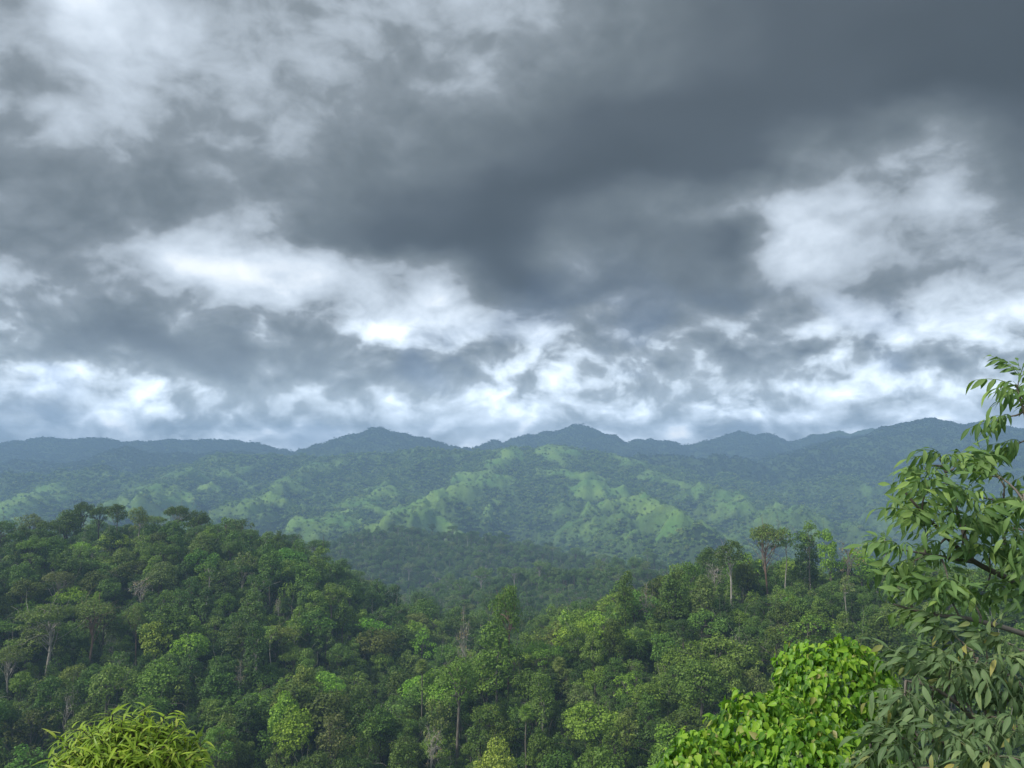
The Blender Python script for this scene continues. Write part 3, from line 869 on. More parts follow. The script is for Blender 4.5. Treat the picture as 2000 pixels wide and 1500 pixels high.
gx, gy = scatter(112, 350, 6.6, seed=12)
gzz = _lookup(ZG, gx, gy)
vis = seen(gx, gy, gzz, 18, 4)
gx, gy, gzz = gx[vis], gy[vis], gzz[vis]
cand = []
WATCH = [t for t in TREES if t['kind'] in ('umbrella', 'emergent', 'slender', 'bare', 'palm', 'column') and t['y'] < 288]
for x, y, z in zip(gx, gy, gzz):
    if any((x - a) ** 2 + (y - b) ** 2 < (c + 1.8) ** 2 for a, b, c in taken): continue
    kind = pick(GEN, rng.random()); colr = pick(COLW, rng.random()); var = int(rng.integers(0, 60))
    # patches of like colour
    pn = fbm(np.array([x / 40]), np.array([y / 40]), 77, 2)[0]
    if pn > .35 and rng.random() < .5: colr = 'bright green'
    if pn < -.35 and rng.random() < .5: colr = 'dark green'
    T = KINDS[kind][var % len(KINDS[kind])]
    s = float(rng.uniform(.52, 1.08)) * (0.80 if kind in ('emergent', 'umbrella') else 1)
    if kind == 'bare': colr = 'grey'
    if kind in ('umbrella', 'emergent', 'slender') and colr in ('bright green', 'yellow-green'): colr = 'mid green'
    H = T['H'] * s
    qx, qy = pix((x, y, z + H)); pr = F_PX * T['r'] * s / y
    for t in WATCH:                                  # keep the trunks of the named trees in sight
        if t['y'] > y + 1:
            bx, by = pix((t['x'], t['y'], t['z'])); tx, ty = pix((t['x'], t['y'], t['z'] + t['H']))
            lim = by - (0.12 if t['kind'] != 'bare' else 0.25) * (by - ty)
            if abs(qx - bx) < pr * 0.8 + 8 and qy < lim:
                want = (P(qx, lim, y)[2] - z) / T['H']
                s = min(s, want)
    if s < 0.28: continue
    H = T['H'] * s
    qx, qy = pix((x, y, z + H))
    cx, cyy = pix((x, y, z + T['zc'] * s)); pr = F_PX * T['r'] * s / y
    inside = -pr * .6 < cx < 2000 + pr * .6 and qy < 1488
    cand.append(dict(x=x, y=y, z=z, kind=kind, var=var, s=s, col=colr, pr=pr, inside=inside, rot=rng.random() * 6.28))
# largest in the picture first; parts of the slope behind the foreground plants count as hidden
def hidden(c):
    px, py = pix((c['x'], c['y'], c['z'] + 14 * c['s']))
    return (px > 1560 and py > 1290) or (px > 1800 and py > 930) or (px > 1340 and py > 1440) or (120 < px < 380 and py > 1420)


order = sorted([c for c in cand if c['inside'] and not hidden(c)], key=lambda c: -c['pr'])
for c in order[:245]:
    c['own'] = True
    nm = {'bare': 'bare_tree', 'umbrella': 'umbrella_tree', 'emergent': 'tall_tree', 'slender': 'slender_tree', 'bamboo': 'plumed_tree'}.get(c['kind'], 'broadleaf_tree')
    bark = ['grey', 'grey', 'dark', 'dark'][int(rng.integers(0, 4))] if c['kind'] != 'bare' else 'pale'
    j = rng.uniform(.85, 1.18, 3)
    rec = place_tree(c['kind'], c['var'], c['x'], c['y'], c['z'], c['s'], c['rot'], tuple(np.array(GREEN[c['col']]) * j), bark, nm, float(rng.uniform(.85, 1.3)))
    rec['col'] = c['col']

SHAPE = {'dome': 'domed tree', 'oval': 'upright oval tree', 'broad': 'wide low-domed tree', 'ragged': 'ragged open tree', 'bamboo': 'plumed bushy tree',
         'emergent': 'tall bare-trunked tree', 'umbrella': 'flat-crowned tree', 'slender': 'thin-stemmed tree', 'bare': 'leafless tree'}
lands = [t for t in TREES if t.get('land')]
slots = {}
for t in TREES:
    if t.get('land'): continue
    b = min(lands, key=lambda l: math.hypot(l['px'][0] - t['px'][0], l['px'][1] - t['px'][1]))
    dx, dy = t['px'][0] - b['px'][0], t['px'][1] - b['px'][1]
    rel = ('right of' if dx > 0 else 'left of') if abs(dx) > abs(dy) else ('below' if dy > 0 else 'above')
    slots.setdefault((t['col'] if t['kind'] != 'bare' else 'pale grey', t['kind'], rel, b['short']), []).append((math.hypot(dx, dy), id(t), t))
ORD = ['', 'second ', 'third ', 'fourth ', 'fifth ', 'sixth ', 'seventh ', 'eighth ', 'ninth ']
for (colr, kind, rel, short), lst in slots.items():
    lst.sort(key=lambda q: q[0])
    for i, (_, _, t) in enumerate(lst):
        head = f'{ORD[i]}{colr} {SHAPE[kind]}' if i else f'{colr} {SHAPE[kind]}'
        tag(t['e'], f'{head} {rel} the {short}', 'tree', 'leafy trees of the near slopes')

# ------------------------------------------------------------------ forest nobody could count: point clouds with tree instances
def instancer(name, sources, pts, rot, scl, idx, label):
    """one object: a tree instance at every point"""
    col = bpy.data.collections.new(name + '_kinds')
    for i, me in enumerate(sources):
        o = bpy.data.objects.new(f'{name}_{i:02d}', me); col.objects.link(o)
    me = bpy.data.meshes.new(name); me.vertices.add(len(pts)); me.vertices.foreach_set('co', np.asarray(pts, np.float32).ravel())
    for k, a, ty in (('rot', rot, 'FLOAT'), ('scl', scl, 'FLOAT'), ('idx', idx, 'INT')):
        at = me.attributes.new(k, ty, 'POINT'); at.data.foreach_set('value', np.asarray(a, np.float32 if ty == 'FLOAT' else np.int32))
    me.update()
    o = obj(name, me); tag(o, label, 'forest', kind='stuff')
    ng = bpy.data.node_groups.new(name, 'GeometryNodeTree')
    ng.interface.new_socket('Geometry', in_out='INPUT', socket_type='NodeSocketGeometry')
    ng.interface.new_socket('Geometry', in_out='OUTPUT', socket_type='NodeSocketGeometry')
    N = ng.nodes; L = ng.links
    gi = N.new('NodeGroupInput'); go = N.new('NodeGroupOutput')
    ci = N.new('GeometryNodeCollectionInfo'); ci.inputs['Collection'].default_value = col
    ci.inputs['Separate Children'].default_value = True; ci.inputs['Reset Children'].default_value = True
    ip = N.new('GeometryNodeInstanceOnPoints'); ip.inputs['Pick Instance'].default_value = True
    def attr(nm, ty):
        a = N.new('GeometryNodeInputNamedAttribute'); a.data_type = ty; a.inputs['Name'].default_value = nm
        return a.outputs[0]
    cx = N.new('ShaderNodeCombineXYZ'); L.new(attr('rot', 'FLOAT'), cx.inputs[2])
    e2r = N.new('FunctionNodeEulerToRotation'); L.new(cx.outputs[0], e2r.inputs[0])
    L.new(gi.outputs[0], ip.inputs['Points']); L.new(ci.outputs[0], ip.inputs['Instance'])
    L.new(attr('idx', 'INT'), ip.inputs['Instance Index']); L.new(e2r.outputs[0], ip.inputs['Rotation']); L.new(attr('scl', 'FLOAT'), ip.inputs['Scale'])
    L.new(ip.outputs[0], go.inputs[0])
    md = o.modifiers.new('trees', 'NODES'); md.node_group = ng
    return o


def whole_mesh(T, name, crown_mat, bark):
    (tv, tf), (cv, cf) = T['trunk'], T['crown']
    V = np.vstack([tv, cv]); F = np.vstack([tf, cf + len(tv)])
    return mesh_np(name, V, F, [bark, crown_mat], np.concatenate([np.zeros(len(tf)), np.ones(len(cf))]))


ORDER = ['dome', 'oval', 'broad', 'ragged', 'bamboo', 'umbrella', 'emergent', 'slender', 'bare']
NEAR_SRC, VALLEY_SRC, START = [], [], {}
for k in ORDER:
    START[k] = len(NEAR_SRC)
    for i, T in enumerate(KINDS[k]):
        bk = M_BARK['pale' if k in ('bare', 'slender') or i == 1 else 'grey']
        NEAR_SRC.append(whole_mesh(T, 'forest_tree', M_FOREST, bk)); VALLEY_SRC.append(whole_mesh(T, 'valley_tree', M_VALLEY, bk))
pts, rot, scl, idx = [], [], [], []
for c in cand:
    if c.get('own'): continue
    pts.append((c['x'], c['y'], c['z'])); rot.append(c['rot']); scl.append(c['s']); idx.append(START[c['kind']] + c['var'] % len(KINDS[c['kind']]))
# understorey between the big trees
ux, uy = scatter(108, 355, 4.3, seed=5)
uz = _lookup(ZG, ux, uy); v = seen(ux, uy, uz, 8, 4); ux, uy, uz = ux[v], uy[v], uz[v]
for x, y, z in zip(ux, uy, uz):
    if any((x - a) ** 2 + (y - b) ** 2 < 2.2 for a, b, c in taken): continue
    k = ['dome', 'broad', 'ragged', 'bamboo', 'oval'][int(rng.integers(0, 5))]
    pts.append((x, y, z - 1.5)); rot.append(rng.random() * 6.28); scl.append(rng.uniform(.30, .64)); idx.append(START[k] + int(rng.integers(0, len(KINDS[k]))))
instancer('forest_understorey', NEAR_SRC, pts, rot, scl, idx, 'low and half hidden trees filling the near slopes')

# wooded ridges in the middle distance
fx, fy = scatter(345, 1180, 7.6, seed=8)
fz = _lookup(ZG, fx, fy); v = seen(fx, fy, fz, 16, 6); fx, fy, fz = fx[v], fy[v], fz[v]
n = len(fx); kk = []
for i in range(n):
    k = pick([('dome', .34), ('broad', .24), ('ragged', .22), ('bamboo', .06), ('umbrella', .08), ('emergent', .06)], rng.random())
    kk.append(START[k] + int(rng.integers(0, len(KINDS[k]))))
instancer('forest_of_the_valley', VALLEY_SRC, np.stack([fx, fy, fz - 1.0], -1), rng.random(n) * 6.28, rng.uniform(.40, .72, n) + .35 * rng.random(n) ** 5 + .12 * np.clip(fbm(fx / 50, fy / 50, 83, 2), -1, 1), kk, 'hazy woods on the middle ridges beyond the near slopes')

# distant hills: simple crowns, few leaves each
def far_tree(seed, rx, rz, cz, nl, per, leaf, mat):
    g = np.random.default_rng(seed)
    lobes = dome_lobes(g, nl, rx, rz, cz, (rx * .38, rx * .55), lo=-0.5)
    V, F = crown_from_lobes(lobes, per, leaf, g)
    tv, tf = tube([(0, 0, -2), (0, 0, cz)], [.35, .25], 4)
    return mesh_np('distant_tree', np.vstack([tv, V]), np.vstack([tf, F + len(tv)]), [M_BARK['grey'], mat], np.concatenate([np.zeros(len(tf)), np.ones(len(F))]))


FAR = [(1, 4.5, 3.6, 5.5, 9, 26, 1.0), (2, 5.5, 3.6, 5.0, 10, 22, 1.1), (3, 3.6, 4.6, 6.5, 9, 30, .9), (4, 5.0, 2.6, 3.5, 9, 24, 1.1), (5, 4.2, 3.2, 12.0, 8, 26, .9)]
HILL_SRC = [far_tree(*a, M_HILL_SUNLIT) for a in FAR]; FAR_SRC = [far_tree(*a, M_FAR) for a in FAR]
hx, hy = scatter(1160, 2500, 6.6, azm=0.66, seed=21)
hz = _lookup(ZG, hx, hy); hg = _lookup(GG, hx, hy)
g_ = np.random.default_rng(3)
cl = fbm(hx / 60, hy / 60, 91, 3)
v = seen(hx, hy, hz, 10, 6) & (g_.random(len(hx)) > np.clip(hg * 1.05 - 0.08 + cl * .55 * (hg > .02), 0, .82))
hx, hy, hz, hg = hx[v], hy[v], hz[v], hg[v]
n = len(hx)
s = (g_.uniform(.38, .78, n) + .45 * g_.random(n) ** 6) * np.where(hg > .35, g_.uniform(.3, .75, n), 1.0)
ix = g_.choice(5, n, p=[.3, .25, .2, .21, .04])
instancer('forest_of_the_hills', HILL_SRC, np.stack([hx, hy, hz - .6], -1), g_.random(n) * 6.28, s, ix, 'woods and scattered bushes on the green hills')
mx_, my_ = scatter(2480, 4150, 8.8, azm=0.66, seed=22)
mz = _lookup(ZG, mx_, my_); v = seen(mx_, my_, mz, 14, 8); mx_, my_, mz = mx_[v], my_[v], mz[v]
n = len(mx_)
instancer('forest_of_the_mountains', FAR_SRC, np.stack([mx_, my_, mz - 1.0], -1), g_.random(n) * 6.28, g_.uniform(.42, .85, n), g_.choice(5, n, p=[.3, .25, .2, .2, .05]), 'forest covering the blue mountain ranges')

# ------------------------------------------------------------------ foreground plants
def blade(L, W, prof, droop, fold, n=6, curl=0.0):
    """leaf blade along +Y: midrib and two edges -> V, F, rib"""
    t = np.linspace(0, 1, n); w = np.interp(t, *prof) * W / 2
    y = L * t; z = -droop * L * t ** 2
    mid = np.stack([np.zeros(n), y, z], -1)
    side = z + fold * w
    lft = np.stack([-w, y - curl * w, side], -1); rgt = np.stack([w, y - curl * w, side], -1)
    V = np.vstack([lft, mid, rgt]); i = np.arange(n - 1)
    F = np.vstack([np.stack([i, i + n, i + n + 1, i + 1], -1), np.stack([i + n, i + 2 * n, i + 2 * n + 1, i + n + 1], -1)])
    rib = np.concatenate([np.zeros(n), np.ones(n), np.zeros(n)])
    return V, F, rib


HEART = ([0, .06, .22, .45, .7, .88, 1], [.55, .86, 1.0, .86, .5, .2, 0])
LANCE = ([0, .15, .4, .7, 1], [.12, .75, 1.0, .62, 0])
ELLIP = ([0, .12, .4, .65, .85, 1], [.10, .62, 1.0, .86, .42, 0])


def frame(pos, tip, nrm):
    """matrix with +Y along the leaf, +Z out of its face"""
    y = norm(np.asarray(tip, float)); z = np.asarray(nrm, float); z = norm(z - y * (z @ y)); x = np.cross(y, z)
    return np.array([[x[0], y[0], z[0], pos[0]], [x[1], y[1], z[1], pos[1]], [x[2], y[2], z[2], pos[2]], [0, 0, 0, 1]])


def place_leaves(root, kinds, mats, Ms, which, score, own, mat):
    """the leaves that show largest become parts of their own, the others one part"""
    meshes = [mesh_np('leaf', V, F, [mat], smooth=True, attrs={'rib': r}) for V, F, r in kinds]
    order = np.argsort(-np.asarray(score)); mine = set(order[:own].tolist())
    Vs, Fs, Rs, o = [], [], [], 0
    inv = np.linalg.inv(np.array(root.matrix_basis))
    for i, M in enumerate(Ms):
        M = inv @ M
        V, F, r = kinds[which[i]]
        if i in mine:
            l = obj('leaf', meshes[which[i]], root); l.matrix_local = Matrix(M.tolist())
        else:
            Vs.append(V @ M[:3, :3].T + M[:3, 3]); Fs.append(F + o); Rs.append(r); o += len(V)
    if Vs:
        f = obj('foliage', mesh_np('foliage', np.vstack(Vs), np.vstack(Fs), [mat], smooth=True, attrs={'rib': np.concatenate(Rs)}), root)
        f['kind'] = 'stuff'


def plant_root(name, x, y, label, cat, group=None):
    e = bpy.data.objects.new(name, None); COL.objects.link(e); e.location = (x, y, float(height(np.array([x]), np.array([y]))[0]))
    tag(e, label, cat, group); e.empty_display_size = 0.2
    e.matrix_basis = Matrix.Translation(e.location)
    return e


def stem_part(root, name, paths, mat, sides=6):
    """one mesh of joined, branching stems in the plant's own space"""
    b = np.array(root.location)
    V, F = join([tube(np.asarray(p) - b, r, sides) for p, r in paths])
    return obj(name, mesh_np(name, V, F, [mat], smooth=True), root)


# --- vine mound
M_VINE = mat_leaf('vine_leaf', [(0, (0.043, 0.120, 0.024)), (.22, (0.086, 0.210, 0.029)), (.5, (0.155, 0.330, 0.031)), (.78, (0.241, 0.430, 0.037)), (.94, (0.310, 0.450, 0.055)), (1, (0.327, 0.280, 0.132))], (.32, .42, .10), .36, .38)
rg = np.random.default_rng(17)
ELL = [(1632, 1372, 8.2, 104, 112), (1600, 1450, 8.0, 95, 115), (1712, 1400, 8.5, 58, 78), (1500, 1490, 7.6, 118, 118), (1385, 1548, 7.3, 100, 100), (1590, 1530, 6.9, 110, 112), (1690, 1520, 7.8, 70, 110)]
vroot = plant_root('vine_covered_shrub', float(P(1600, 1500, 7.8)[0]), 7.8, 'bright green mound of heart-leaved climbing vines smothering a shrub', 'vine')
ells = []
for px, py, D, rx, ry in ELL:
    ells.append((P(px, py, D), np.array([rx, (rx + ry) / 2, ry]) * D / F_PX))
Ms, which, score = [], [], []
kinds = [blade(.082, .054, HEART, .25, .45), blade(.072, .050, HEART, .50, .3), blade(.094, .054, HEART, .15, .6), blade(.052, .038, HEART, .3, .4)]
for ei, (c, r) in enumerate(ells):
    n = int(4300 * (r[0] * r[2]) / 0.33)
    d = norm(rg.normal(size=(n, 3)))
    bump = 1 + .16 * fbm(d[:, 0] * 2.4 + ei * 5, d[:, 2] * 2.4 + d[:, 1], 61, 2) + .20 * fbm(d[:, 0] * 6 + ei * 3, d[:, 2] * 6 + d[:, 1] * 3, 62, 2)
    lay = rg.random(n) ** .6
    p = c + d * r * (bump * (0.78 + .24 * lay))[:, None]
    for k in range(n):
        if p[k][2] < c[2] - r[2] * .9: continue
        if any(j != ei and (((p[k] - c2) / r2) ** 2).sum() < .70 for j, (c2, r2) in enumerate(ells)): continue
        if d[k][1] > 0.75: continue
        nr = norm(d[k] / r * r.mean() + np.array([0, -.35, .30]) + rg.normal(size=3) * .42)
        dn = np.array([0, 0, -1.0]) + rg.normal(size=3) * .45 + d[k] * .5
        if abs(nr @ norm(dn)) > .96: continue
        Ms.append(frame(p[k], dn, nr) @ np.diag([*(np.full(3, rg.uniform(.6, 1.35))), 1])); which.append(int(rg.integers(0, 4)))
        view = norm(-p[k])
        score.append((lay[k] * bump[k]) * max(0, nr @ view) + .4 * (d[k] @ view) + (.2 if pix(p[k])[1] < 1500 else -2))
place_leaves(vroot, kinds, None, Ms, which, score, 300, M_VINE)
b = np.array(vroot.location)
paths = []
for c, r in ells:
    paths.append((bend(b - [0, 0, .3], c, rg, 8, .06), np.linspace(.05, .02, 8)))
    for _ in range(5):
        paths.append((bend(c - [0, 0, r[2] * .6], c + norm(rg.normal(size=3)) * r * .85, rg, 6, .1), np.linspace(.016, .005, 6)))
stem_part(vroot, 'stem', paths, M_BARK['dark'])
M_TENDRIL = mat_bark('tendril_skin', (.16, .22, .05), (.26, .30, .09))
for a, m_, e in [((1536, 1300, 8.1), (1520, 1285, 8.0), (1512, 1264, 8.0)), ((1530, 1340, 8.0), (1523, 1330, 7.9), (1526, 1316, 7.9)), ((1690, 1500, 7.6), (1712, 1478, 7.5), (1738, 1470, 7.5)),
                 ((1535, 1395, 7.7), (1526, 1370, 7.6), (1540, 1362, 7.6)), ((1742, 1400, 8.3), (1733, 1450, 8.2), (1730, 1492, 8.2)), ((1660, 1262, 8.2), (1668, 1250, 8.2), (1680, 1253, 8.2))]:
    q = np.array([P(*a), P(*m_), P(*e)]); t = np.linspace(0, 1, 9)[:, None]
    path = (1 - t) ** 2 * q[0] + 2 * t * (1 - t) * (2 * q[1] - .5 * (q[0] + q[2])) + t ** 2 * q[2]
    V, F = tube(path - b, np.linspace(.006, .0025, 9), 4)
    obj('tendril', mesh_np('tendril', V, F, [M_TENDRIL], smooth=True), vroot)

# --- compound-leaved tree at the right edge, and the greyer shrub under it
def compound(seed, pairs=3, L=.118, W=.038, droop=.45):
    g = np.random.default_rng(seed)
    Vs, Fs, Rs, o = [], [], [], 0
    rl = .09 + .06 * pairs
    path = np.array([[0, rl * t, .02 * math.sin(t * 3) - .06 * t * t] for t in np.linspace(0, 1, 5)])
    V, F = tube(path, np.linspace(.0035, .002, 5), 3); Vs.append(V); Fs.append(F); Rs.append(np.ones(len(V))); o = len(V)
    spots = [(.09 / rl + (1 - .09 / rl) * i / pairs, sgn) for i in range(pairs) for sgn in (-1, 1)] + [(1.0, 0)]
    for t, sgn in spots:
        V, F, r = blade(L * g.uniform(.85, 1.15), W * g.uniform(.9, 1.1), ELLIP, droop * g.uniform(.6, 1.3), .25, 6)
        a = -sgn * math.radians(g.uniform(48, 70)) if sgn else g.normal() * .1
        pit = -g.uniform(.35, 1.0)
        R1 = np.array(Matrix.Rotation(a, 3, 'Z') @ Matrix.Rotation(pit, 3, 'X') @ Matrix.Rotation(g.normal() * .25, 3, 'Y'))
        q = path[0] + [0, rl * t, .02 * math.sin(t * 3) - .06 * t * t]
        V = V @ R1.T + q
        Vs.append(V); Fs.append(F + o); Rs.append(r); o += len(V)
    return np.vstack(Vs), np.vstack(Fs), np.concatenate(Rs)


M_TREELEAF = mat_leaf('compound_leaf', [(0, (0.080, 0.156, 0.053)), (.35, (0.112, 0.208, 0.065)), (.7, (0.157, 0.263, 0.081)), (.93, (0.216, 0.326, 0.100)), (1, (0.272, 0.399, 0.093))], (.20, .26, .12), .30, .58)
M_SHRUBLEAF = mat_leaf('greyish_leaf', [(0, (0.072, 0.129, 0.051)), (.4, (0.106, 0.175, 0.071)), (.8, (0.151, 0.228, 0.097)), (.95, (0.197, 0.272, 0.106)), (1, (0.333, 0.282, 0.071))], (.18, .21, .13), .26, .6)
CK = [compound(1), compound(2, 3, .125, .038), compound(3, 3, .105, .034, .6), compound(4, 4, .100, .032, .5), compound(5, 3, .09, .030, .7), compound(6, 2, .12, .040, .3)]


def pixel_limb(pts, r0, r1, n=5):
    q = np.array([P(*p) for p in pts]); m = len(q)
    t = np.linspace(0, m - 1, (m - 1) * n + 1)
    p = np.stack([np.interp(t, np.arange(m), q[:, k]) for k in range(3)], -1)
    for _ in range(3): p[1:-1] = (p[:-2] + p[1:-1] * 2 + p[2:]) / 4
    return p, np.linspace(r0, r1, len(p))


def leafy(root, limbs, clusters, nper, mat, bark, seed, own, size=1.0):
    g = np.random.default_rng(seed)
    b = np.array(root.location)
    for i, (p, r) in enumerate(limbs):
        V, F = tube(p - b, r, 7); obj('trunk' if i == 0 else 'branch', mesh_np('branch', V, F, [bark], smooth=True), root)
    allp = np.vstack([l[0] for l in limbs[1:]])
    Ms, which, score, twigs = [], [], [], []
    for px, py, D in clusters:
        c = P(px, py, D) + g.normal(size=3) * [.02, .08, .02]
        k = np.argmin(((allp - c) ** 2).sum(1) + np.where(allp[:, 0] < c[0], .1, 0)); a = allp[k]
        tw = bend(a, c, g, 7, .06, .06); twigs.append((tw, np.linspace(.011, .004, 7)))
        out = norm(c - a + np.array([-.05, -.05, .02]))
        for j in range(nper):
            t = j / max(1, nper - 1); i = min(6, 6 - int(t * 2.5)); q = tw[i]
            ang = j * 2.4 + g.random(); sidev = norm(np.cross(out, [0, 0, 1])); upv = np.cross(sidev, out)
            tip = out * (.9 - .5 * t) + (sidev * math.cos(ang) + upv * math.sin(ang) * .35) * (.45 + .6 * t) + np.array([-.1, -.1, -.02])
            nrm = np.array([0, -.55, 1.0]) + g.normal(size=3) * .28
            Ms.append(frame(q, tip, nrm) @ np.diag([*(np.full(3, size * g.uniform(.65, 1.2))), 1])); which.append(int(g.integers(0, len(CK)))); score.append(1 / D + g.random() * .02 - (1 if px > 2015 else 0))
    place_leaves(root, CK, None, Ms, which, score, own, mat)
    V, F = join([tube(p - b, r, 4) for p, r in twigs])
    tw = obj('twigs', mesh_np('twigs', V, F, [bark], smooth=True), root); tw['kind'] = 'stuff'


troot = plant_root('compound_leaved_tree', float(P(2230, 1300, 6.6)[0]), 6.6, 'tall tree with drooping compound leaves reaching in from the right edge', 'tree')
tb = np.array(troot.location)
trunk_top = P(2190, 640, 6.7)
tr = bend(tb - [0, 0, .3], trunk_top, rg, 14, .02)
LIMBS = [(tr, np.linspace(.13, .010, 14)),
    pixel_limb([(2215, 1330, 6.6), (2080, 1200, 6.4), (1990, 1140, 6.3), (1900, 1098, 6.2), (1850, 1050, 6.1), (1800, 1000, 6.0), (1768, 962, 6.0)], .034, .008),
    pixel_limb([(1900, 1098, 6.2), (1872, 1010, 6.3), (1858, 955, 6.3), (1838, 900, 6.3)], .018, .006),
    pixel_limb([(2215, 1390, 6.6), (2070, 1265, 6.0), (1970, 1228, 5.9), (1890, 1207, 5.8), (1810, 1200, 5.8), (1745, 1180, 5.8)], .030, .007),
    pixel_limb([(2200, 1040, 6.6), (2080, 930, 6.5), (2010, 840, 6.4), (1984, 750, 6.4)], .026, .006),
    pixel_limb([(1990, 1140, 6.3), (1955, 1040, 6.5), (1962, 950, 6.5)], .020, .006),
    pixel_limb([(2080, 1200, 6.4), (2020, 1070, 6.0), (1998, 965, 5.9)], .020, .006),
    pixel_limb([(1900, 1098, 6.2), (1820, 1084, 5.9), (1752, 1072, 5.8)], .014, .005)]
TC = [(1997, 738, 6.4), (1980, 770, 6.3), (2004, 790, 6.5), (1977, 820, 6.4), (2000, 840, 6.3), (1994, 872, 6.5), (2042, 800, 6.4), (2042, 860, 6.4),
      (1834, 900, 6.3), (1818, 925, 6.2), (1867, 920, 6.3), (1912, 930, 6.4), (1957, 930, 6.5), (1997, 930, 5.9), (2042, 940, 6.2),
      (1793, 958, 6.0), (1820, 962, 6.2), (1864, 970, 6.3), (1910, 975, 6.3), (1957, 972, 6.4), (2002, 980, 5.9), (2047, 1000, 6),
      (1766, 985, 5.9), (1806, 1008, 6.0), (1832, 1018, 6.2), (1878, 1022, 6.1), (1924, 1026, 6.2), (1970, 1030, 6.2), (2007, 1040, 5.9),
      (1788, 1040, 5.9), (1766, 1066, 5.8), (1818, 1072, 5.9), (1852, 1075, 6.0), (1897, 1070, 6.1), (1942, 1085, 6.2), (1987, 1090, 6.0), (2032, 1100, 6),
      (1800, 1112, 5.9), (1827, 1120, 5.9), (1780, 1150, 5.8), (1776, 1182, 5.8), (1818, 1165, 5.8), (1818, 1205, 5.8), (1847, 1170, 5.9), (1892, 1160, 6.0), (1952, 1150, 6.1), (1997, 1180, 6.1)]
# the rest of the crown, to the right of the picture
gq = np.random.default_rng(71)
for a, m_, e in [((2212, 1180), (2330, 1040), (2460, 930)), ((2212, 1300), (2340, 1180), (2440, 1120)), ((2205, 980), (2280, 850), (2370, 740)), ((2214, 1260), (2380, 1160), (2540, 1060)),
                 ((2200, 900), (2240, 800), (2310, 690)), ((2205, 1000), (2160, 860), (2110, 740)), ((2212, 1240), (2260, 1160), (2330, 1260)), ((2195, 760), (2210, 690), (2230, 600))]:
    dd = gq.uniform(-.7, .7)
    LIMBS.append(pixel_limb([(*a, 6.65), (*m_, 6.65 + dd * .6), (*e, 6.65 + dd)], .024, .005))
    for t in (.45, .65, .8, .92, 1.0, 1.05):
        q0, q1 = (a, m_) if t < .5 else (m_, e); u = t * 2 if t < .5 else t * 2 - 1
        for _ in range(2):
            TC.append((q0[0] + (q1[0] - q0[0]) * u + gq.normal() * 34, q0[1] + (q1[1] - q0[1]) * u + gq.normal() * 34, 6.65 + dd * t + gq.normal() * .15))
leafy(troot, LIMBS, [c for i, c in enumerate(TC) if i % 9 != 4 or i > 46], 7, M_TREELEAF, M_BARK['grey'], 31, 300)

sroot = plant_root('greyish_leaved_shrub', float(P(1960, 1500, 5.6)[0]), 5.6, 'grey-green shrub with hand-like drooping leaves beside the vine mound', 'shrub')
sb = np.array(sroot.location)
S1 = bend(sb - [0, 0, .3], P(1930, 1420, 5.6), rg, 9, .02)
SL = [(S1, np.linspace(.07, .03, 9)),
      pixel_limb([(1936, 1450, 5.6), (1880, 1380, 5.5), (1820, 1340, 5.4), (1770, 1330, 5.4)], .02, .006),
      pixel_limb([(1936, 1440, 5.6), (1920, 1350, 5.6), (1900, 1270, 5.6)], .02, .006),
      pixel_limb([(1940, 1440, 5.6), (1970, 1350, 5.6), (1990, 1270, 5.6)], .02, .006),
      pixel_limb([(1940, 1480, 5.6), (1850, 1450, 5.2), (1760, 1440, 5.2), (1700, 1450, 5.3)], .018, .005),
      pixel_limb([(1940, 1500, 5.6), (1850, 1500, 5.0), (1780, 1500, 5.0)], .018, .005)]
SCL = [(1870, 1248, 5.6), (1912, 1258, 5.6), (1955, 1250, 5.7), (1995, 1270, 5.6), (1845, 1290, 5.5), (1888, 1300, 5.5), (1932, 1305, 5.5), (1978, 1315, 5.5), (1785, 1318, 5.4), (1830, 1330, 5.4), (1760, 1345, 5.4),
       (1875, 1345, 5.4), (1920, 1352, 5.4), (1968, 1362, 5.4), (2010, 1360, 5.4), (1800, 1370, 5.3), (1846, 1385, 5.3), (1765, 1395, 5.4), (1895, 1400, 5.2), (1945, 1410, 5.2), (1992, 1415, 5.2),
       (1738, 1430, 5.3), (1790, 1432, 5.2), (1835, 1440, 5.1), (1880, 1452, 5.0), (1930, 1462, 5.0), (1980, 1468, 5.0), (1705, 1462, 5.3), (1755, 1475, 5.1), (1805, 1485, 5.0), (1855, 1495, 4.9), (1910, 1505, 4.9), (1965, 1510, 4.9), (1715, 1505, 5.1), (2010, 1500, 5.0)]
leafy(sroot, SL, SCL, 6, M_SHRUBLEAF, M_BARK['grey'], 32, 300, .95)

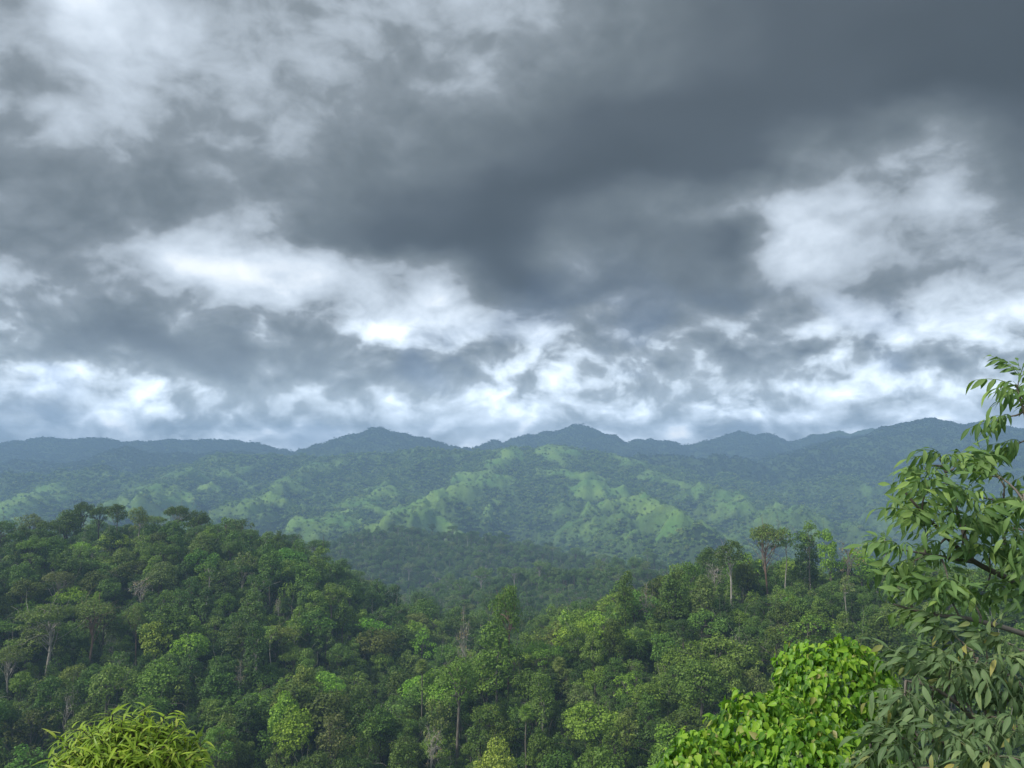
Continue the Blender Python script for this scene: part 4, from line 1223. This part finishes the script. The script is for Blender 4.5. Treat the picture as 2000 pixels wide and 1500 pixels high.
# --- yellow-green bush at the bottom left
M_BUSH = mat_leaf('slender_leaf', [(0, (0.105, 0.187, 0.024)), (.3, (0.181, 0.296, 0.031)), (.6, (0.269, 0.406, 0.039)), (.85, (0.361, 0.478, 0.055)), (1, (0.420, 0.468, 0.099))], (.38, .40, .10), .34, .40)
broot = plant_root('slender_leaved_bush', float(P(250, 1500, 7.0)[0]), 7.0, 'yellow-green bush with long arching slender leaves at the bottom left', 'bush')
bb = np.array(broot.location)
BK = [blade(.125, .025, LANCE, .75, .3, 7), blade(.11, .023, LANCE, 1.1, .3, 7), blade(.13, .025, LANCE, .55, .3, 7), blade(.08, .019, LANCE, .7, .3, 7)]
Ms, which, score, shoots = [], [], [], []
core = P(252, 1580, 7.0)
for c, r, n in [(P(250, 1500, 7.0), np.array([.66, .5, .46]), 330), (P(350, 1520, 6.9), np.array([.30, .3, .20]), 40), (P(140, 1520, 6.9), np.array([.2, .25, .2]), 25)]:
    d = norm(rg.normal(size=(n * 3, 3))); d = d[(d[:, 2] > -.15) & (d[:, 1] < .75)][:n]
    for dd in d:
        e = c + dd * r * rg.uniform(.60, 1.10); a = core + (e - core) * .35
        p = bend(a, e, rg, 7, .06, .08); shoots.append((p, np.linspace(.007, .003, 7)))
        ax = norm(p[-1] - p[-2])
        for j in range(8):
            q = p[6] + (p[3] - p[6]) * (j / 7) * .9
            ang = j * 2.4 + rg.random(); s1 = norm(np.cross(ax, [0.1, 0, 1])); s2 = np.cross(s1, ax)
            tip = ax * .7 + (s1 * math.cos(ang) + s2 * math.sin(ang)) * .8 + np.array([.12, -.05, -.02])
            nrm = np.array([0, -.2, 1.0]) + rg.normal(size=3) * .3 + ax * .3
            Ms.append(frame(q, tip, nrm) @ np.diag([*(np.full(3, rg.uniform(.75, 1.15))), 1])); which.append(int(rg.integers(0, 4)))
            qx, qy = pix(q); score.append((dd @ norm(-c)) + rg.random() * .3 - j * .03 - (2 if qy > 1500 else 0))
place_leaves(broot, BK, None, Ms, which, score, 300, M_BUSH)
paths = [(bend(bb - [0, 0, .3], core, rg, 8, .02), np.linspace(.05, .03, 8))] + shoots
stem_part(broot, 'stem', paths, M_BARK['dark'], 5)
for pts_ in ([(118, 1432, 6.9), (100, 1428, 6.9), (86, 1430, 6.9)], [(270, 1392, 6.9), (285, 1384, 6.9), (298, 1372, 6.9)]):
    p, r = pixel_limb(pts_, .005, .002, 4); V, F = tube(p - bb, r, 4)
    obj('tendril', mesh_np('tendril', V, F, [M_TENDRIL], smooth=True), broot)

# ------------------------------------------------------------------ haze: even, pale air round the whole place
def build_haze():
    zb = float(ZG.min()) - 1.0; zt = max(float(ZG.max()) + 30, 12.0)
    h = 5100.0
    V = np.array([(x, y, z) for x in (-h, h) for y in (-h, h) for z in (zb, zt)], float)
    F = np.array([(0, 1, 3, 2), (4, 6, 7, 5), (0, 4, 5, 1), (2, 3, 7, 6), (0, 2, 6, 4), (1, 5, 7, 3)])
    m, t, out = new_mat('haze_air')
    pv = t.new('ShaderNodeVolumePrincipled')
    pv.inputs['Color'].default_value = (0.335, 0.50, 0.735, 1)
    pv.inputs['Density'].default_value = 0.00033
    pv.inputs['Anisotropy'].default_value = 0.0
    t.l.new(pv.outputs[0], out.inputs['Volume'])
    o = obj('haze', mesh_np('haze', V, F, [m])); tag(o, 'pale bluish haze hanging over the valley and hills', 'haze', kind='stuff')


build_haze()
